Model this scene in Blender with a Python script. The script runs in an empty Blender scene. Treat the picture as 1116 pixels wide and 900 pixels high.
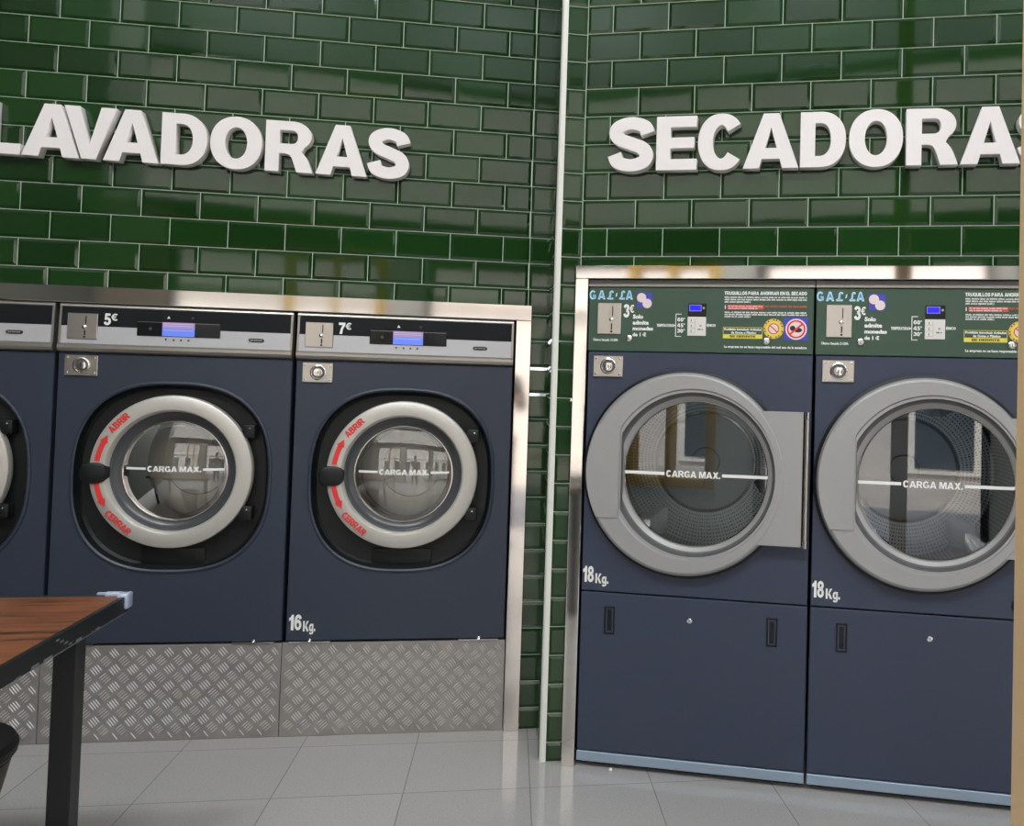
import bpy, bmesh, math, random
from mathutils import Vector, Matrix
from mathutils.geometry import tessellate_polygon
random.seed(7)
C = bpy.context.scene.collection
PI = math.pi
def lin(r, g=None, b=None):
    if g is None: g = b = r
    f = lambda c: ((c/255+.055)/1.055)**2.4 if c > 10 else c/255/12.92
    return (f(r), f(g), f(b), 1)

# ------------------------------------------------------------------ camera
CAM_Z = 1.29418
F_PX, CX, CY, PITCH, ROLL = 950.0, 708.265, 404.554, 0.02967, 0.02805
cam_data = bpy.data.cameras.new('camera'); cam = bpy.data.objects.new('camera', cam_data); C.objects.link(cam)
cam_data.sensor_fit = 'HORIZONTAL'; cam_data.sensor_width = 36; cam_data.lens = F_PX/1116*36
cam_data.shift_x = (558-CX)/1116; cam_data.shift_y = (CY-450)/1116; cam_data.clip_start = .02
fw = Vector((0, math.cos(PITCH), math.sin(PITCH))); up = Vector((0, -math.sin(PITCH), math.cos(PITCH))); rt = Vector((1, 0, 0))
r2 = rt*math.cos(ROLL)+up*math.sin(ROLL); u2 = up*math.cos(ROLL)-rt*math.sin(ROLL)
cam.matrix_world = Matrix.Translation((0, 0, CAM_Z)) @ Matrix((r2, u2, -fw)).transposed().to_4x4()
bpy.context.scene.camera = cam
S = bpy.context.scene
S.view_settings.view_transform = 'Standard'; S.view_settings.look = 'None'; S.view_settings.gamma = 1
S.view_settings.use_curve_mapping = False; S.view_settings.exposure = 0.0
S.cycles.use_denoising = True
S.cycles.max_bounces = 10; S.cycles.transparent_max_bounces = 12

# ------------------------------------------------------------------ sky, sun, added fill lamps
world = bpy.data.worlds.new('sky'); S.world = world; world.use_nodes = True
wn = world.node_tree.nodes; wn.clear()
sky = wn.new('ShaderNodeTexSky'); sky.sky_type = 'NISHITA'; sky.sun_disc = False; sky.sun_elevation = math.radians(50); sky.sun_rotation = math.radians(20)
bg = wn.new('ShaderNodeBackground'); bg.inputs[1].default_value = 0.5
wo = wn.new('ShaderNodeOutputWorld')
world.node_tree.links.new(sky.outputs[0], bg.inputs[0]); world.node_tree.links.new(bg.outputs[0], wo.inputs[0])
sun_d = bpy.data.lights.new('sun', 'SUN'); sun_d.energy = 6.6; sun_d.angle = .009; sun_d.color = (1, .93, .82)
sun = bpy.data.objects.new('sun', sun_d); C.objects.link(sun)
sun.rotation_euler = Vector((.35, -.9, -1.15)).to_track_quat('-Z', 'Y').to_euler()
CEIL = 5.0
FILL_LAMPS = [(-2.0, -.40, 90), (-.2, -.40, 72), (1.6, -.40, 68)]            # fill lamps added under the ceiling: x, y, watt

# ------------------------------------------------------------------ materials
MATS = {}
def mat(name, col, rough=.5, metal=0, spec=.5, bump=None, emit=None, noise=None, coat=0):
    m = bpy.data.materials.new(name); m.use_nodes = True; nt = m.node_tree; b = nt.nodes['Principled BSDF']
    b.inputs['Base Color'].default_value = col; b.inputs['Roughness'].default_value = rough; b.inputs['Metallic'].default_value = metal
    b.inputs['Specular IOR Level'].default_value = spec; b.inputs['Coat Weight'].default_value = coat
    if emit: b.inputs['Emission Color'].default_value = col; b.inputs['Emission Strength'].default_value = emit
    tc = nt.nodes.new('ShaderNodeTexCoord')
    if noise:                                            # (scale, amount): mottled colour
        n = nt.nodes.new('ShaderNodeTexNoise'); n.inputs['Scale'].default_value = noise[0]; n.inputs['Detail'].default_value = 4
        nt.links.new(tc.outputs['Object'], n.inputs['Vector'])
        mx = nt.nodes.new('ShaderNodeMix'); mx.data_type = 'RGBA'; mx.blend_type = 'MULTIPLY'; mx.inputs[0].default_value = 1
        mr = nt.nodes.new('ShaderNodeMapRange'); mr.inputs[1].default_value = .3; mr.inputs[2].default_value = .7; mr.inputs[3].default_value = 1-noise[1]; mr.inputs[4].default_value = 1+noise[1]
        nt.links.new(n.outputs[0], mr.inputs[0]); mx.inputs[6].default_value = col; nt.links.new(mr.outputs[0], mx.inputs[7]); nt.links.new(mx.outputs[2], b.inputs['Base Color'])
    if bump:                                             # (scale, strength, stretch xyz)
        mp = nt.nodes.new('ShaderNodeMapping'); mp.inputs['Scale'].default_value = bump[2] if len(bump) > 2 else (1, 1, 1)
        n = nt.nodes.new('ShaderNodeTexNoise'); n.inputs['Scale'].default_value = bump[0]; n.inputs['Detail'].default_value = 3
        bp = nt.nodes.new('ShaderNodeBump'); bp.inputs['Strength'].default_value = bump[1]; bp.inputs['Distance'].default_value = .002
        nt.links.new(tc.outputs['Object'], mp.inputs[0]); nt.links.new(mp.outputs[0], n.inputs['Vector']); nt.links.new(n.outputs[0], bp.inputs['Height']); nt.links.new(bp.outputs[0], b.inputs['Normal'])
    MATS[name] = m; return m
mat('grout', lin(196, 208, 192), .8)
mat('white_plastic', lin(222, 222, 214), .35)
mat('letter_white', lin(236, 230, 227), .55)
mat('plaster', lin(226, 224, 218), .85, noise=(3, .03))
mat('tan_paint', lin(150, 139, 126), .8)
mat('grey_paint', lin(120, 122, 122), .8)
mat('dark_paint', lin(68, 72, 66), .6)
mat('ceiling_white', lin(232, 231, 226), .9)
mat('steel', (.74, .71, .67, 1), .07, 1, bump=(5, .05, (1, 1, 1)))
mat('brushed_steel', (.60, .57, .53, 1), .3, 1, bump=(60, .1, (1, 1, 12)))
mat('tread_metal', lin(162, 157, 153), .42, .55, noise=(14, .12))
mat('tread_bar', lin(222, 218, 214), .3, .55)
mat('dryer_paint', lin(56, 63, 82), .42, 0, .45, bump=(900, .03))
mat('navy_paint', lin(50, 57, 71), .42, 0, .45, bump=(900, .03))
mat('navy_side', lin(30, 33, 42), .5)
mat('black_gap', lin(10, 10, 12), .6)
mat('black_plastic', lin(22, 24, 25), .42, 0, .35)
mat('panel_black', lin(20, 24, 27), .6, 0, .2)
mat('panel_silver', lin(190, 190, 192), .42, .25)
mat('lip_silver', lin(165, 160, 152), .3, .7)
mat('screen_glass', lin(18, 22, 24), .12)
mat('screen_lit', lin(95, 120, 215), .3, emit=.55)
mat('screen_lilac', lin(150, 125, 175), .3, emit=.5)
mat('ring_silver', lin(196, 192, 184), .42, .35)
mat('gasket', lin(70, 72, 74), .28)
mat('chrome', (.8, .79, .77, 1), .12, 1)
mat('drum_steel', (.84, .81, .77, 1), .36, .25, bump=(5, .12))
mat('drum_fin', (.84, .80, .74, 1), .16, .75)
mat('drum_seal', lin(96, 94, 92), .5)
mat('drum_disc', (.20, .22, .24, 1), .34, 1)
mat('dryer_silver', lin(165, 164, 163), .4, .3)
mat('dryer_groove', lin(95, 95, 96), .4, .2)
mat('fascia_green', lin(58, 82, 66), .4)
mat('strip_blue', lin(150, 168, 185), .35, .3)
mat('text_white', lin(238, 238, 234), .6)
mat('text_red', lin(226, 52, 50), .6)
mat('sticker_red', lin(206, 84, 66), .6)
mat('sticker_yellow', lin(228, 214, 92), .6)
mat('sticker_orange', lin(232, 190, 84), .6)
mat('sticker_blue', lin(70, 72, 176), .6)
mat('sticker_pink', lin(238, 214, 216), .6)
mat('sign_blue', lin(96, 172, 232), .6)
mat('sign_pale', lin(190, 228, 238), .6)
mat('text_dark', lin(45, 40, 35), .6)
mat('paper_white', lin(224, 220, 214), .6)
mat('lcd_blue', lin(24, 20, 214), .3, emit=.6)
mat('lcd_frame', lin(150, 140, 230), .4)
mat('table_steel', lin(28, 32, 31), .38, .3)
mat('worn_edge', lin(150, 152, 156), .4, .5)
mat('tape_silver', lin(176, 186, 206), .3, .2, bump=(60, .5))
mat('post_wood', lin(214, 170, 130), .5, noise=(6, .08), bump=(8, .2, (12, 12, .6)))
mat('post_edge', lin(238, 202, 152), .5)
mat('stool_dark', lin(36, 34, 32), .55)
mat('stool_brown', lin(92, 76, 60), .6, noise=(30, .2))
mat('frame_yellow', lin(222, 176, 62), .4)
mat('dark_metal', lin(40, 42, 44), .4, .4)
mat('paving', lin(196, 186, 174), .8, noise=(1.2, .15))
mat('facade_trim', lin(232, 226, 214), .8)
mat('facade_pane', lin(40, 50, 58), .1)
mat('fill_lamp_body', lin(235, 235, 235), .4)
mat('fill_lamp_diffuser', (.92, .96, 1, 1), .5, emit=5.0)  # glowing face of the added fill lamps
mat('pearl', lin(240, 240, 236), .3)

def tile_material():
    m = bpy.data.materials.new('green_tile'); m.use_nodes = True; nt = m.node_tree; b = nt.nodes['Principled BSDF']
    at = nt.nodes.new('ShaderNodeAttribute'); at.attribute_name = 'tint'
    n = nt.nodes.new('ShaderNodeTexNoise'); n.inputs['Scale'].default_value = 26; n.inputs['Detail'].default_value = 1
    tc = nt.nodes.new('ShaderNodeTexCoord'); nt.links.new(tc.outputs['Object'], n.inputs['Vector'])
    bp = nt.nodes.new('ShaderNodeBump'); bp.inputs['Strength'].default_value = .06; bp.inputs['Distance'].default_value = .001
    nt.links.new(n.outputs[0], bp.inputs['Height']); nt.links.new(bp.outputs[0], b.inputs['Normal'])
    r = nt.nodes.new('ShaderNodeMix'); r.data_type = 'RGBA'; r.inputs[6].default_value = lin(21, 50, 17); r.inputs[7].default_value = lin(28, 62, 24)
    nt.links.new(at.outputs['Fac'], r.inputs[0]); nt.links.new(r.outputs[2], b.inputs['Base Color'])
    b.inputs['Roughness'].default_value = .05; b.inputs['Specular IOR Level'].default_value = .6
    MATS['green_tile'] = m
tile_material()
def floor_material():
    m = bpy.data.materials.new('floor_tile'); m.use_nodes = True; nt = m.node_tree; b = nt.nodes['Principled BSDF']; L = nt.links.new
    tc = nt.nodes.new('ShaderNodeTexCoord')
    br = nt.nodes.new('ShaderNodeTexBrick'); br.offset = 0; br.inputs['Scale'].default_value = 1
    br.inputs['Brick Width'].default_value = .4045; br.inputs['Row Height'].default_value = .4045; br.inputs['Mortar Size'].default_value = .0016; br.inputs['Mortar Smooth'].default_value = .2
    br.inputs['Color1'].default_value = lin(174, 171, 168); br.inputs['Color2'].default_value = lin(178, 175, 172); br.inputs['Mortar'].default_value = lin(128, 124, 120)
    L(tc.outputs['Object'], br.inputs['Vector'])
    n = nt.nodes.new('ShaderNodeTexNoise'); n.inputs['Scale'].default_value = 180; n.inputs['Detail'].default_value = 3; L(tc.outputs['Object'], n.inputs['Vector'])
    mr = nt.nodes.new('ShaderNodeMapRange'); mr.inputs[1].default_value = .3; mr.inputs[2].default_value = .7; mr.inputs[3].default_value = .9; mr.inputs[4].default_value = 1.08; L(n.outputs[0], mr.inputs[0])
    mx = nt.nodes.new('ShaderNodeMix'); mx.data_type = 'RGBA'; mx.blend_type = 'MULTIPLY'; mx.inputs[0].default_value = 1
    L(br.outputs['Color'], mx.inputs[6]); L(mr.outputs[0], mx.inputs[7]); L(mx.outputs[2], b.inputs['Base Color'])
    b.inputs['Roughness'].default_value = .10; b.inputs['Specular IOR Level'].default_value = .5
    MATS['floor_tile'] = m
floor_material()
def wood_material():
    m = bpy.data.materials.new('table_wood'); m.use_nodes = True; nt = m.node_tree; b = nt.nodes['Principled BSDF']; L = nt.links.new
    tc = nt.nodes.new('ShaderNodeTexCoord'); mp = nt.nodes.new('ShaderNodeMapping'); mp.inputs['Scale'].default_value = (1.6, 22, 10); L(tc.outputs['Object'], mp.inputs[0])
    n = nt.nodes.new('ShaderNodeTexNoise'); n.inputs['Scale'].default_value = 2.2; n.inputs['Detail'].default_value = 6; L(mp.outputs[0], n.inputs['Vector'])
    n2 = nt.nodes.new('ShaderNodeTexNoise'); n2.inputs['Scale'].default_value = 7; n2.inputs['Detail'].default_value = 2; L(tc.outputs['Object'], n2.inputs['Vector'])
    ad = nt.nodes.new('ShaderNodeMath'); ad.operation = 'MULTIPLY_ADD'; ad.inputs[1].default_value = .45; L(n2.outputs[0], ad.inputs[0]); L(n.outputs[0], ad.inputs[2])
    cr = nt.nodes.new('ShaderNodeValToRGB'); e = cr.color_ramp.elements; e[0].position = .48; e[0].color = lin(52, 30, 18); e[1].position = .86; e[1].color = lin(138, 82, 48)
    x = e.new(.62); x.color = lin(110, 62, 36); L(ad.outputs[0], cr.inputs[0]); L(cr.outputs[0], b.inputs['Base Color'])
    b.inputs['Roughness'].default_value = .4
    MATS['table_wood'] = m
wood_material()
def glass_material(name, tint, boost):
    m = bpy.data.materials.new(name); m.use_nodes = True; nt = m.node_tree; nt.nodes.clear(); L = nt.links.new
    o = nt.nodes.new('ShaderNodeOutputMaterial'); t = nt.nodes.new('ShaderNodeBsdfTransparent'); t.inputs[0].default_value = tint
    g = nt.nodes.new('ShaderNodeBsdfGlossy'); g.inputs['Roughness'].default_value = .01
    f = nt.nodes.new('ShaderNodeFresnel'); f.inputs[0].default_value = boost
    mx = nt.nodes.new('ShaderNodeMixShader'); L(f.outputs[0], mx.inputs[0]); L(t.outputs[0], mx.inputs[1]); L(g.outputs[0], mx.inputs[2]); L(mx.outputs[0], o.inputs[0])
    MATS[name] = m
glass_material('door_glass', (.93, .94, .93, 1), 2.0)
glass_material('dryer_glass', (.84, .88, .90, 1), 2.0)
glass_material('window_glass', (.95, .96, .96, 1), 1.45)
def perforated_material():
    m = bpy.data.materials.new('drum_perforated'); m.use_nodes = True; nt = m.node_tree; b = nt.nodes['Principled BSDF']; L = nt.links.new
    uv = nt.nodes.new('ShaderNodeUVMap'); v = nt.nodes.new('ShaderNodeTexVoronoi'); v.inputs['Scale'].default_value = 1; v.inputs['Randomness'].default_value = 0
    L(uv.outputs[0], v.inputs['Vector'])
    cp = nt.nodes.new('ShaderNodeMath'); cp.operation = 'GREATER_THAN'; cp.inputs[1].default_value = .27; L(v.outputs['Distance'], cp.inputs[0])
    mx = nt.nodes.new('ShaderNodeMix'); mx.data_type = 'RGBA'; mx.inputs[6].default_value = (.01, .01, .01, 1); mx.inputs[7].default_value = (.36, .37, .38, 1)
    L(cp.outputs[0], mx.inputs[0]); L(mx.outputs[2], b.inputs['Base Color']); L(cp.outputs[0], b.inputs['Metallic'])
    b.inputs['Roughness'].default_value = .3
    MATS['drum_perforated'] = m
perforated_material()
def facade_material():
    m = bpy.data.materials.new('facade_brick'); m.use_nodes = True; nt = m.node_tree; b = nt.nodes['Principled BSDF']; L = nt.links.new
    tc = nt.nodes.new('ShaderNodeTexCoord'); mp = nt.nodes.new('ShaderNodeMapping'); mp.inputs['Rotation'].default_value = (PI/2, 0, 0); L(tc.outputs['Object'], mp.inputs[0])
    br = nt.nodes.new('ShaderNodeTexBrick'); br.inputs['Scale'].default_value = 1; br.inputs['Brick Width'].default_value = .5; br.inputs['Row Height'].default_value = .2; br.inputs['Mortar Size'].default_value = .012
    br.inputs['Color1'].default_value = lin(208, 200, 192); br.inputs['Color2'].default_value = lin(198, 190, 183); br.inputs['Mortar'].default_value = lin(206, 194, 180)
    L(mp.outputs[0], br.inputs['Vector']); L(br.outputs[0], b.inputs['Base Color']); b.inputs['Roughness'].default_value = .85
    MATS['facade_brick'] = m
facade_material()

# ------------------------------------------------------------------ mesh helpers
TEXT_CACHE = {}
def spline(P, n=10):
    out = []
    for i in range(len(P)-1):
        p0 = P[max(0, i-1)]; p1 = P[i]; p2 = P[i+1]; p3 = P[min(len(P)-1, i+2)]
        for k in range(n):
            t = k/n; out.append(tuple(.5*((2*p1[j])+(-p0[j]+p2[j])*t+(2*p0[j]-5*p1[j]+4*p2[j]-p3[j])*t*t+(-p0[j]+3*p1[j]-3*p2[j]+p3[j])*t**3) for j in (0, 1)))
    out.append(P[-1]); return out
def stroke(P, ts):
    Lf, Rt = [], []
    for i, p in enumerate(P):
        a = P[max(0, i-1)]; c = P[min(len(P)-1, i+1)]; dx, dy = c[0]-a[0], c[1]-a[1]; q = math.hypot(dx, dy) or 1
        t = ts(dx/q, dy/q)/2
        Lf.append((p[0]-dy/q*t, p[1]+dx/q*t)); Rt.append((p[0]+dy/q*t, p[1]-dx/q*t))
    return Lf+Rt[::-1]
def arc(cx, cy, rx, ry, a0, a1, n=20, e=2.0):
    out = []
    for i in range(n+1):
        a = math.radians(a0+(a1-a0)*i/n); c, s_ = math.cos(a), math.sin(a); k = (abs(c)**e+abs(s_)**e)**(-1/e); out.append((cx+rx*k*c, cy+ry*k*s_))
    return out
def glyph(ch, w, H):
    k = H/.19; s = .0500*k; t = .0390*k
    if ch == 'L': return [[(0, 0), (w, 0), (w, t), (s, t), (s, H), (0, H)]]
    if ch == 'E': return [[(0, 0), (w, 0), (w, t), (s, t), (s, .405*H), (w*.93, .405*H), (w*.93, .605*H), (s, .605*H), (s, H-t), (w*.985, H-t), (w*.985, H), (0, H)]]
    if ch in 'AV':
        fw, ap = .295*w, .36*w; x = lambda yy: fw+(w/2-fw)*yy/(.76*H)
        if ch == 'V': return [[(0, H), (fw, H), (w/2, .27*H), (w-fw, H), (w, H), (w-ap, 0), (ap, 0)]]
        h1, h2 = .17*H, .37*H
        return [[(0, 0), (fw, 0), (x(h1), h1), (w-x(h1), h1), (w-fw, 0), (w, 0), (w-ap, H), (ap, H)], [(x(h2), h2), (w-x(h2), h2), (w/2, .74*H)]]
    if ch == 'D':
        return [[(0, 0)]+arc(.44*w, H/2, .56*w, H/2, -90, 90, 26, 2.2)+[(0, H)], [(s, t)]+arc(.43*w, H/2, .57*w-s, H/2-t, -90, 90, 22, 2.2)+[(s, H-t)]]
    if ch in 'OQ0':
        n_ = 56 if H > .1 else 24
        return [arc(w/2, H/2, w/2, H/2+.003*k, 0, 360, n_, 2.15)[:-1], arc(w/2, H/2, w/2-.052*k, H/2-.037*k, 0, 360, n_, 2.05)[:-1]]
    if ch == 'R':
        o = [(0, 0), (s, 0), (s, .36*H), (.40*w, .36*H)]+spline([(.40*w, .36*H), (.50*w, .335*H), (.57*w, .24*H), (.66*w, 0)], 6)[1:]+[(w, 0)]+spline([(w, 0), (.93*w, .17*H), (.86*w, .30*H), (.76*w, .405*H)], 6)[1:]+arc(.56*w, .715*H, .40*w, .285*H, -50, 90, 16)+[(0, H)]
        return [o, [(s, .555*H)]+arc(.54*w, .6875*H, .42*w-s*.98, .1325*H, -90, 90, 12, 2.2)+[(s, .82*H)]]
    if ch == 'S':
        P = [(.865, .695), (.79, .825), (.50, .895), (.23, .83), (.155, .715), (.25, .595), (.50, .512), (.75, .425), (.845, .295), (.77, .165), (.50, .105), (.215, .165), (.125, .315)]
        return [stroke(spline([(x*w, y*H) for x, y in P], 6), lambda dx, dy: (.0440+.0065*abs(dy))*k)]
    if ch == 'C':
        return [stroke(arc(w/2, H/2, w/2-.025*k, H/2-.0165*k, 38, 322, 44, 2.1), lambda dx, dy: (.0405+.0115*abs(dy))*k)]
BOLD_W = {'L': .70, 'E': .76, 'A': 1.0, 'V': .95, 'D': .86, 'O': .95, 'R': .90, 'S': .82, 'C': .86, 'B': .86, 'G': .94, 'I': .27, 'K': .9, 'M': 1.08, 'N': .88, 'P': .82, 'Q': .95, 'T': .78, 'U': .86, 'H': .86, 'X': .92, '.': .26, 'Z': .8, '1': .5, '3': .72, '4': .76, '5': .72, '6': .74, '7': .70, '8': .74, '0': .74, '€': .86, '£': .8, '₤': .8, 'g': .70, '°': .36, ' ': .34}
def bold_parts(ch):                                      # list of shapes, each an outline and its holes, on a cap height of 1
    w = BOLD_W[ch]; s = .265; t = .205
    st = lambda P, n=5: stroke(spline(P, n), lambda dx, dy: .205+.045*abs(dy))
    R_ = lambda a, c, d, e: [[(a, d), (c, d), (c, e), (a, e)]]
    if ch in 'LEAVDORSC0': return [glyph(ch, w, 1.0)]
    if ch == 'Q': return [glyph('O', w, 1.0), [[(.52, .26), (.66, .36), (.98, .02), (.84, -.1)]]]
    if ch == 'B': return [[[(0, 0)]+arc(.50, .285, .36, .285, -90, 60, 14)+arc(.46, .745, .34, .255, -40, 90, 14)+[(0, 1)], [(s, .60)]+arc(.44, .70, .13, .10, -90, 90, 8)+[(s, .80)], [(s, .19)]+arc(.47, .30, .13, .11, -90, 90, 8)+[(s, .41)]]]
    if ch == 'G': return [[stroke(arc(w/2, .5, w/2-.13, .5-.087, 38, 342, 40, 2.1), lambda dx, dy: .203+.06*abs(dy))], R_(.50, .93, .34, .53)[0:1], R_(.70, .93, .06, .53)]
    if ch == 'I': return [R_(0, s, 0, 1)]
    if ch == 'K': return [R_(0, s, 0, 1), [[(s-.02, .28), (.58, 1), (.90, 1), (.54, .58), (.92, 0), (.60, 0), (.36, .40), (s-.02, .30)]]]
    if ch == 'M': return [[[(0, 0), (.235, 0), (.235, .62), (.44, 0), (.64, 0), (.845, .62), (.845, 0), (1.08, 0), (1.08, 1), (.74, 1), (.54, .40), (.34, 1), (0, 1)]]]
    if ch == 'N': return [[[(0, 0), (.25, 0), (.25, .56), (.61, 0), (.88, 0), (.88, 1), (.63, 1), (.63, .44), (.27, 1), (0, 1)]]]
    if ch == 'P': return [[[(0, 0), (s, 0), (s, .34)]+arc(.48, .67, .34, .33, -90, 90, 18)+[(0, 1)], [(s, .53)]+arc(.46, .67, .11, .13, -90, 90, 10)+[(s, .80)]]]
    if ch == 'T': return [[[(.255, 0), (.525, 0), (.525, .79), (.78, .79), (.78, 1), (0, 1), (0, .79), (.255, .79)]]]
    if ch == 'U': return [[stroke([(.13, 1), (.13, .36)]+arc(.43, .36, .30, .26, 180, 360, 18)+[(.73, .36), (.73, 1)], lambda dx, dy: .205+.055*abs(dy))]]
    if ch == 'H': return [[[(0, 0), (s, 0), (s, .40), (.595, .40), (.595, 0), (.86, 0), (.86, 1), (.595, 1), (.595, .61), (s, .61), (s, 1), (0, 1)]]]
    if ch == 'X': return [[[(0, 0), (.31, 0), (.46, .29), (.61, 0), (.92, 0), (.63, .51), (.90, 1), (.60, 1), (.46, .73), (.32, 1), (.02, 1), (.29, .51)]]]
    if ch == 'Z': return [[[(0, 0), (.8, 0), (.8, .21), (.34, .21), (.8, .8), (.8, 1), (.03, 1), (.03, .79), (.45, .79), (0, .2)]]]
    if ch == '.': return [R_(0, .25, 0, .24)]
    if ch == '1': return [[[(.20, 0), (.48, 0), (.48, 1), (.27, 1), (.20, .88), (0, .78), (0, .58), (.20, .66)]]]
    if ch == '3': return [[st([(.12, .74), (.2, .86), (.36, .9), (.54, .83), (.57, .70), (.48, .58), (.32, .53)])], [st([(.32, .53), (.52, .47), (.6, .3), (.52, .15), (.34, .10), (.18, .16), (.12, .29)])]]
    if ch == '4': return [[[(.42, 0), (.66, 0), (.66, .22), (.76, .22), (.76, .41), (.66, .41), (.66, 1), (.36, 1), (0, .42), (0, .22), (.42, .22)], [(.20, .41), (.42, .41), (.42, .74)]]]
    if ch == '5': return [[[(.08, .45), (.14, 1), (.66, 1), (.66, .80), (.32, .80), (.30, .62), (.22, .48)]], [st([(.16, .52), (.36, .57), (.55, .48), (.6, .32), (.52, .16), (.34, .10), (.18, .16), (.12, .28)])]]
    if ch == '6': return [[arc(.37, .34, .36, .34, 0, 360, 28)[:-1], arc(.37, .33, .12, .15, 0, 360, 18)[:-1]], [st([(.12, .36), (.13, .62), (.22, .83), (.40, .905), (.56, .84), (.61, .72)])]]
    if ch == '7': return [[[(.10, 0), (.38, 0), (.46, .42), (.70, .82), (.70, 1), (0, 1), (0, .78), (.40, .78), (.22, .46)]]]
    if ch == '8': return [[arc(.37, .73, .335, .27, 0, 360, 26)[:-1], arc(.37, .73, .10, .10, 0, 360, 14)[:-1]], [arc(.37, .29, .37, .29, 0, 360, 26)[:-1], arc(.37, .29, .12, .12, 0, 360, 14)[:-1]]]
    if ch == '€': return [[stroke(arc(.52, .5, .34, .40, 48, 312, 30, 2.1), lambda dx, dy: .19+.04*abs(dy))], R_(0, .62, .53, .65), R_(0, .58, .35, .47)]
    if ch in '£₤':
        tk = lambda dx, dy: .23 if ch == '£' else .09
        return [[stroke(spline([(.78, .78), (.62, .91), (.45, .80), (.42, .52), (.36, .26), (.20, .12)], 5), tk)], [stroke([(.06, .12), (.80, .12)], tk)]]
    if ch == 'g': return [[arc(.34, .36, .34, .38, 0, 360, 24)[:-1], arc(.34, .36, .11, .17, 0, 360, 16)[:-1]], R_(.45, .70, -.05, .72), [stroke(spline([(.58, .05), (.55, -.15), (.34, -.21), (.08, -.16)], 5), lambda dx, dy: .17+.06*abs(dy))]]
    if ch == '°': return [[arc(.18, .82, .18, .18, 0, 360, 16)[:-1], arc(.18, .82, .07, .07, 0, 360, 10)[:-1]]]
def bold_geo(body):
    key = ('bold', body)
    if key not in TEXT_CACHE:
        vs, fs, x = [], [], 0
        for ch in body:
            for part in ([] if ch == ' ' else bold_parts(ch)):
                o = len(vs); flat_ = [p for l in part for p in l]
                vs += [(p[0]+x, p[1]) for p in flat_]
                fs += [tuple(i+o for i in f) for f in tessellate_polygon([[Vector((p[0], p[1], 0)) for p in l] for l in part])]
            x += BOLD_W[ch]+(.05 if ch != ' ' else 0)
        x0 = min(v[0] for v in vs); x1 = max(v[0] for v in vs); y0 = min(v[1] for v in vs); y1 = max(v[1] for v in vs)
        TEXT_CACHE[key] = ([((a-x0)/(x1-x0), (c-y0)/(y1-y0)) for a, c in vs], fs)
    return TEXT_CACHE[key]
def text_geo(body, off):
    k = (body, off)
    if k not in TEXT_CACHE:
        cu = bpy.data.curves.new('lettering', 'FONT'); cu.body = body; cu.offset = off; cu.resolution_u = 3
        o = bpy.data.objects.new('lettering', cu); C.objects.link(o)
        dg = bpy.context.evaluated_depsgraph_get(); dg.update(); me = o.evaluated_get(dg).to_mesh()
        vs = [(v.co.x, v.co.y) for v in me.vertices]; fs = [tuple(p.vertices) for p in me.polygons]
        o.evaluated_get(dg).to_mesh_clear(); bpy.data.objects.remove(o); bpy.data.curves.remove(cu)
        x0 = min(v[0] for v in vs); x1 = max(v[0] for v in vs); y0 = min(v[1] for v in vs); y1 = max(v[1] for v in vs)
        TEXT_CACHE[k] = ([((x-x0)/(x1-x0), (y-y0)/(y1-y0)) for x, y in vs], fs)
    return TEXT_CACHE[k]
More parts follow.
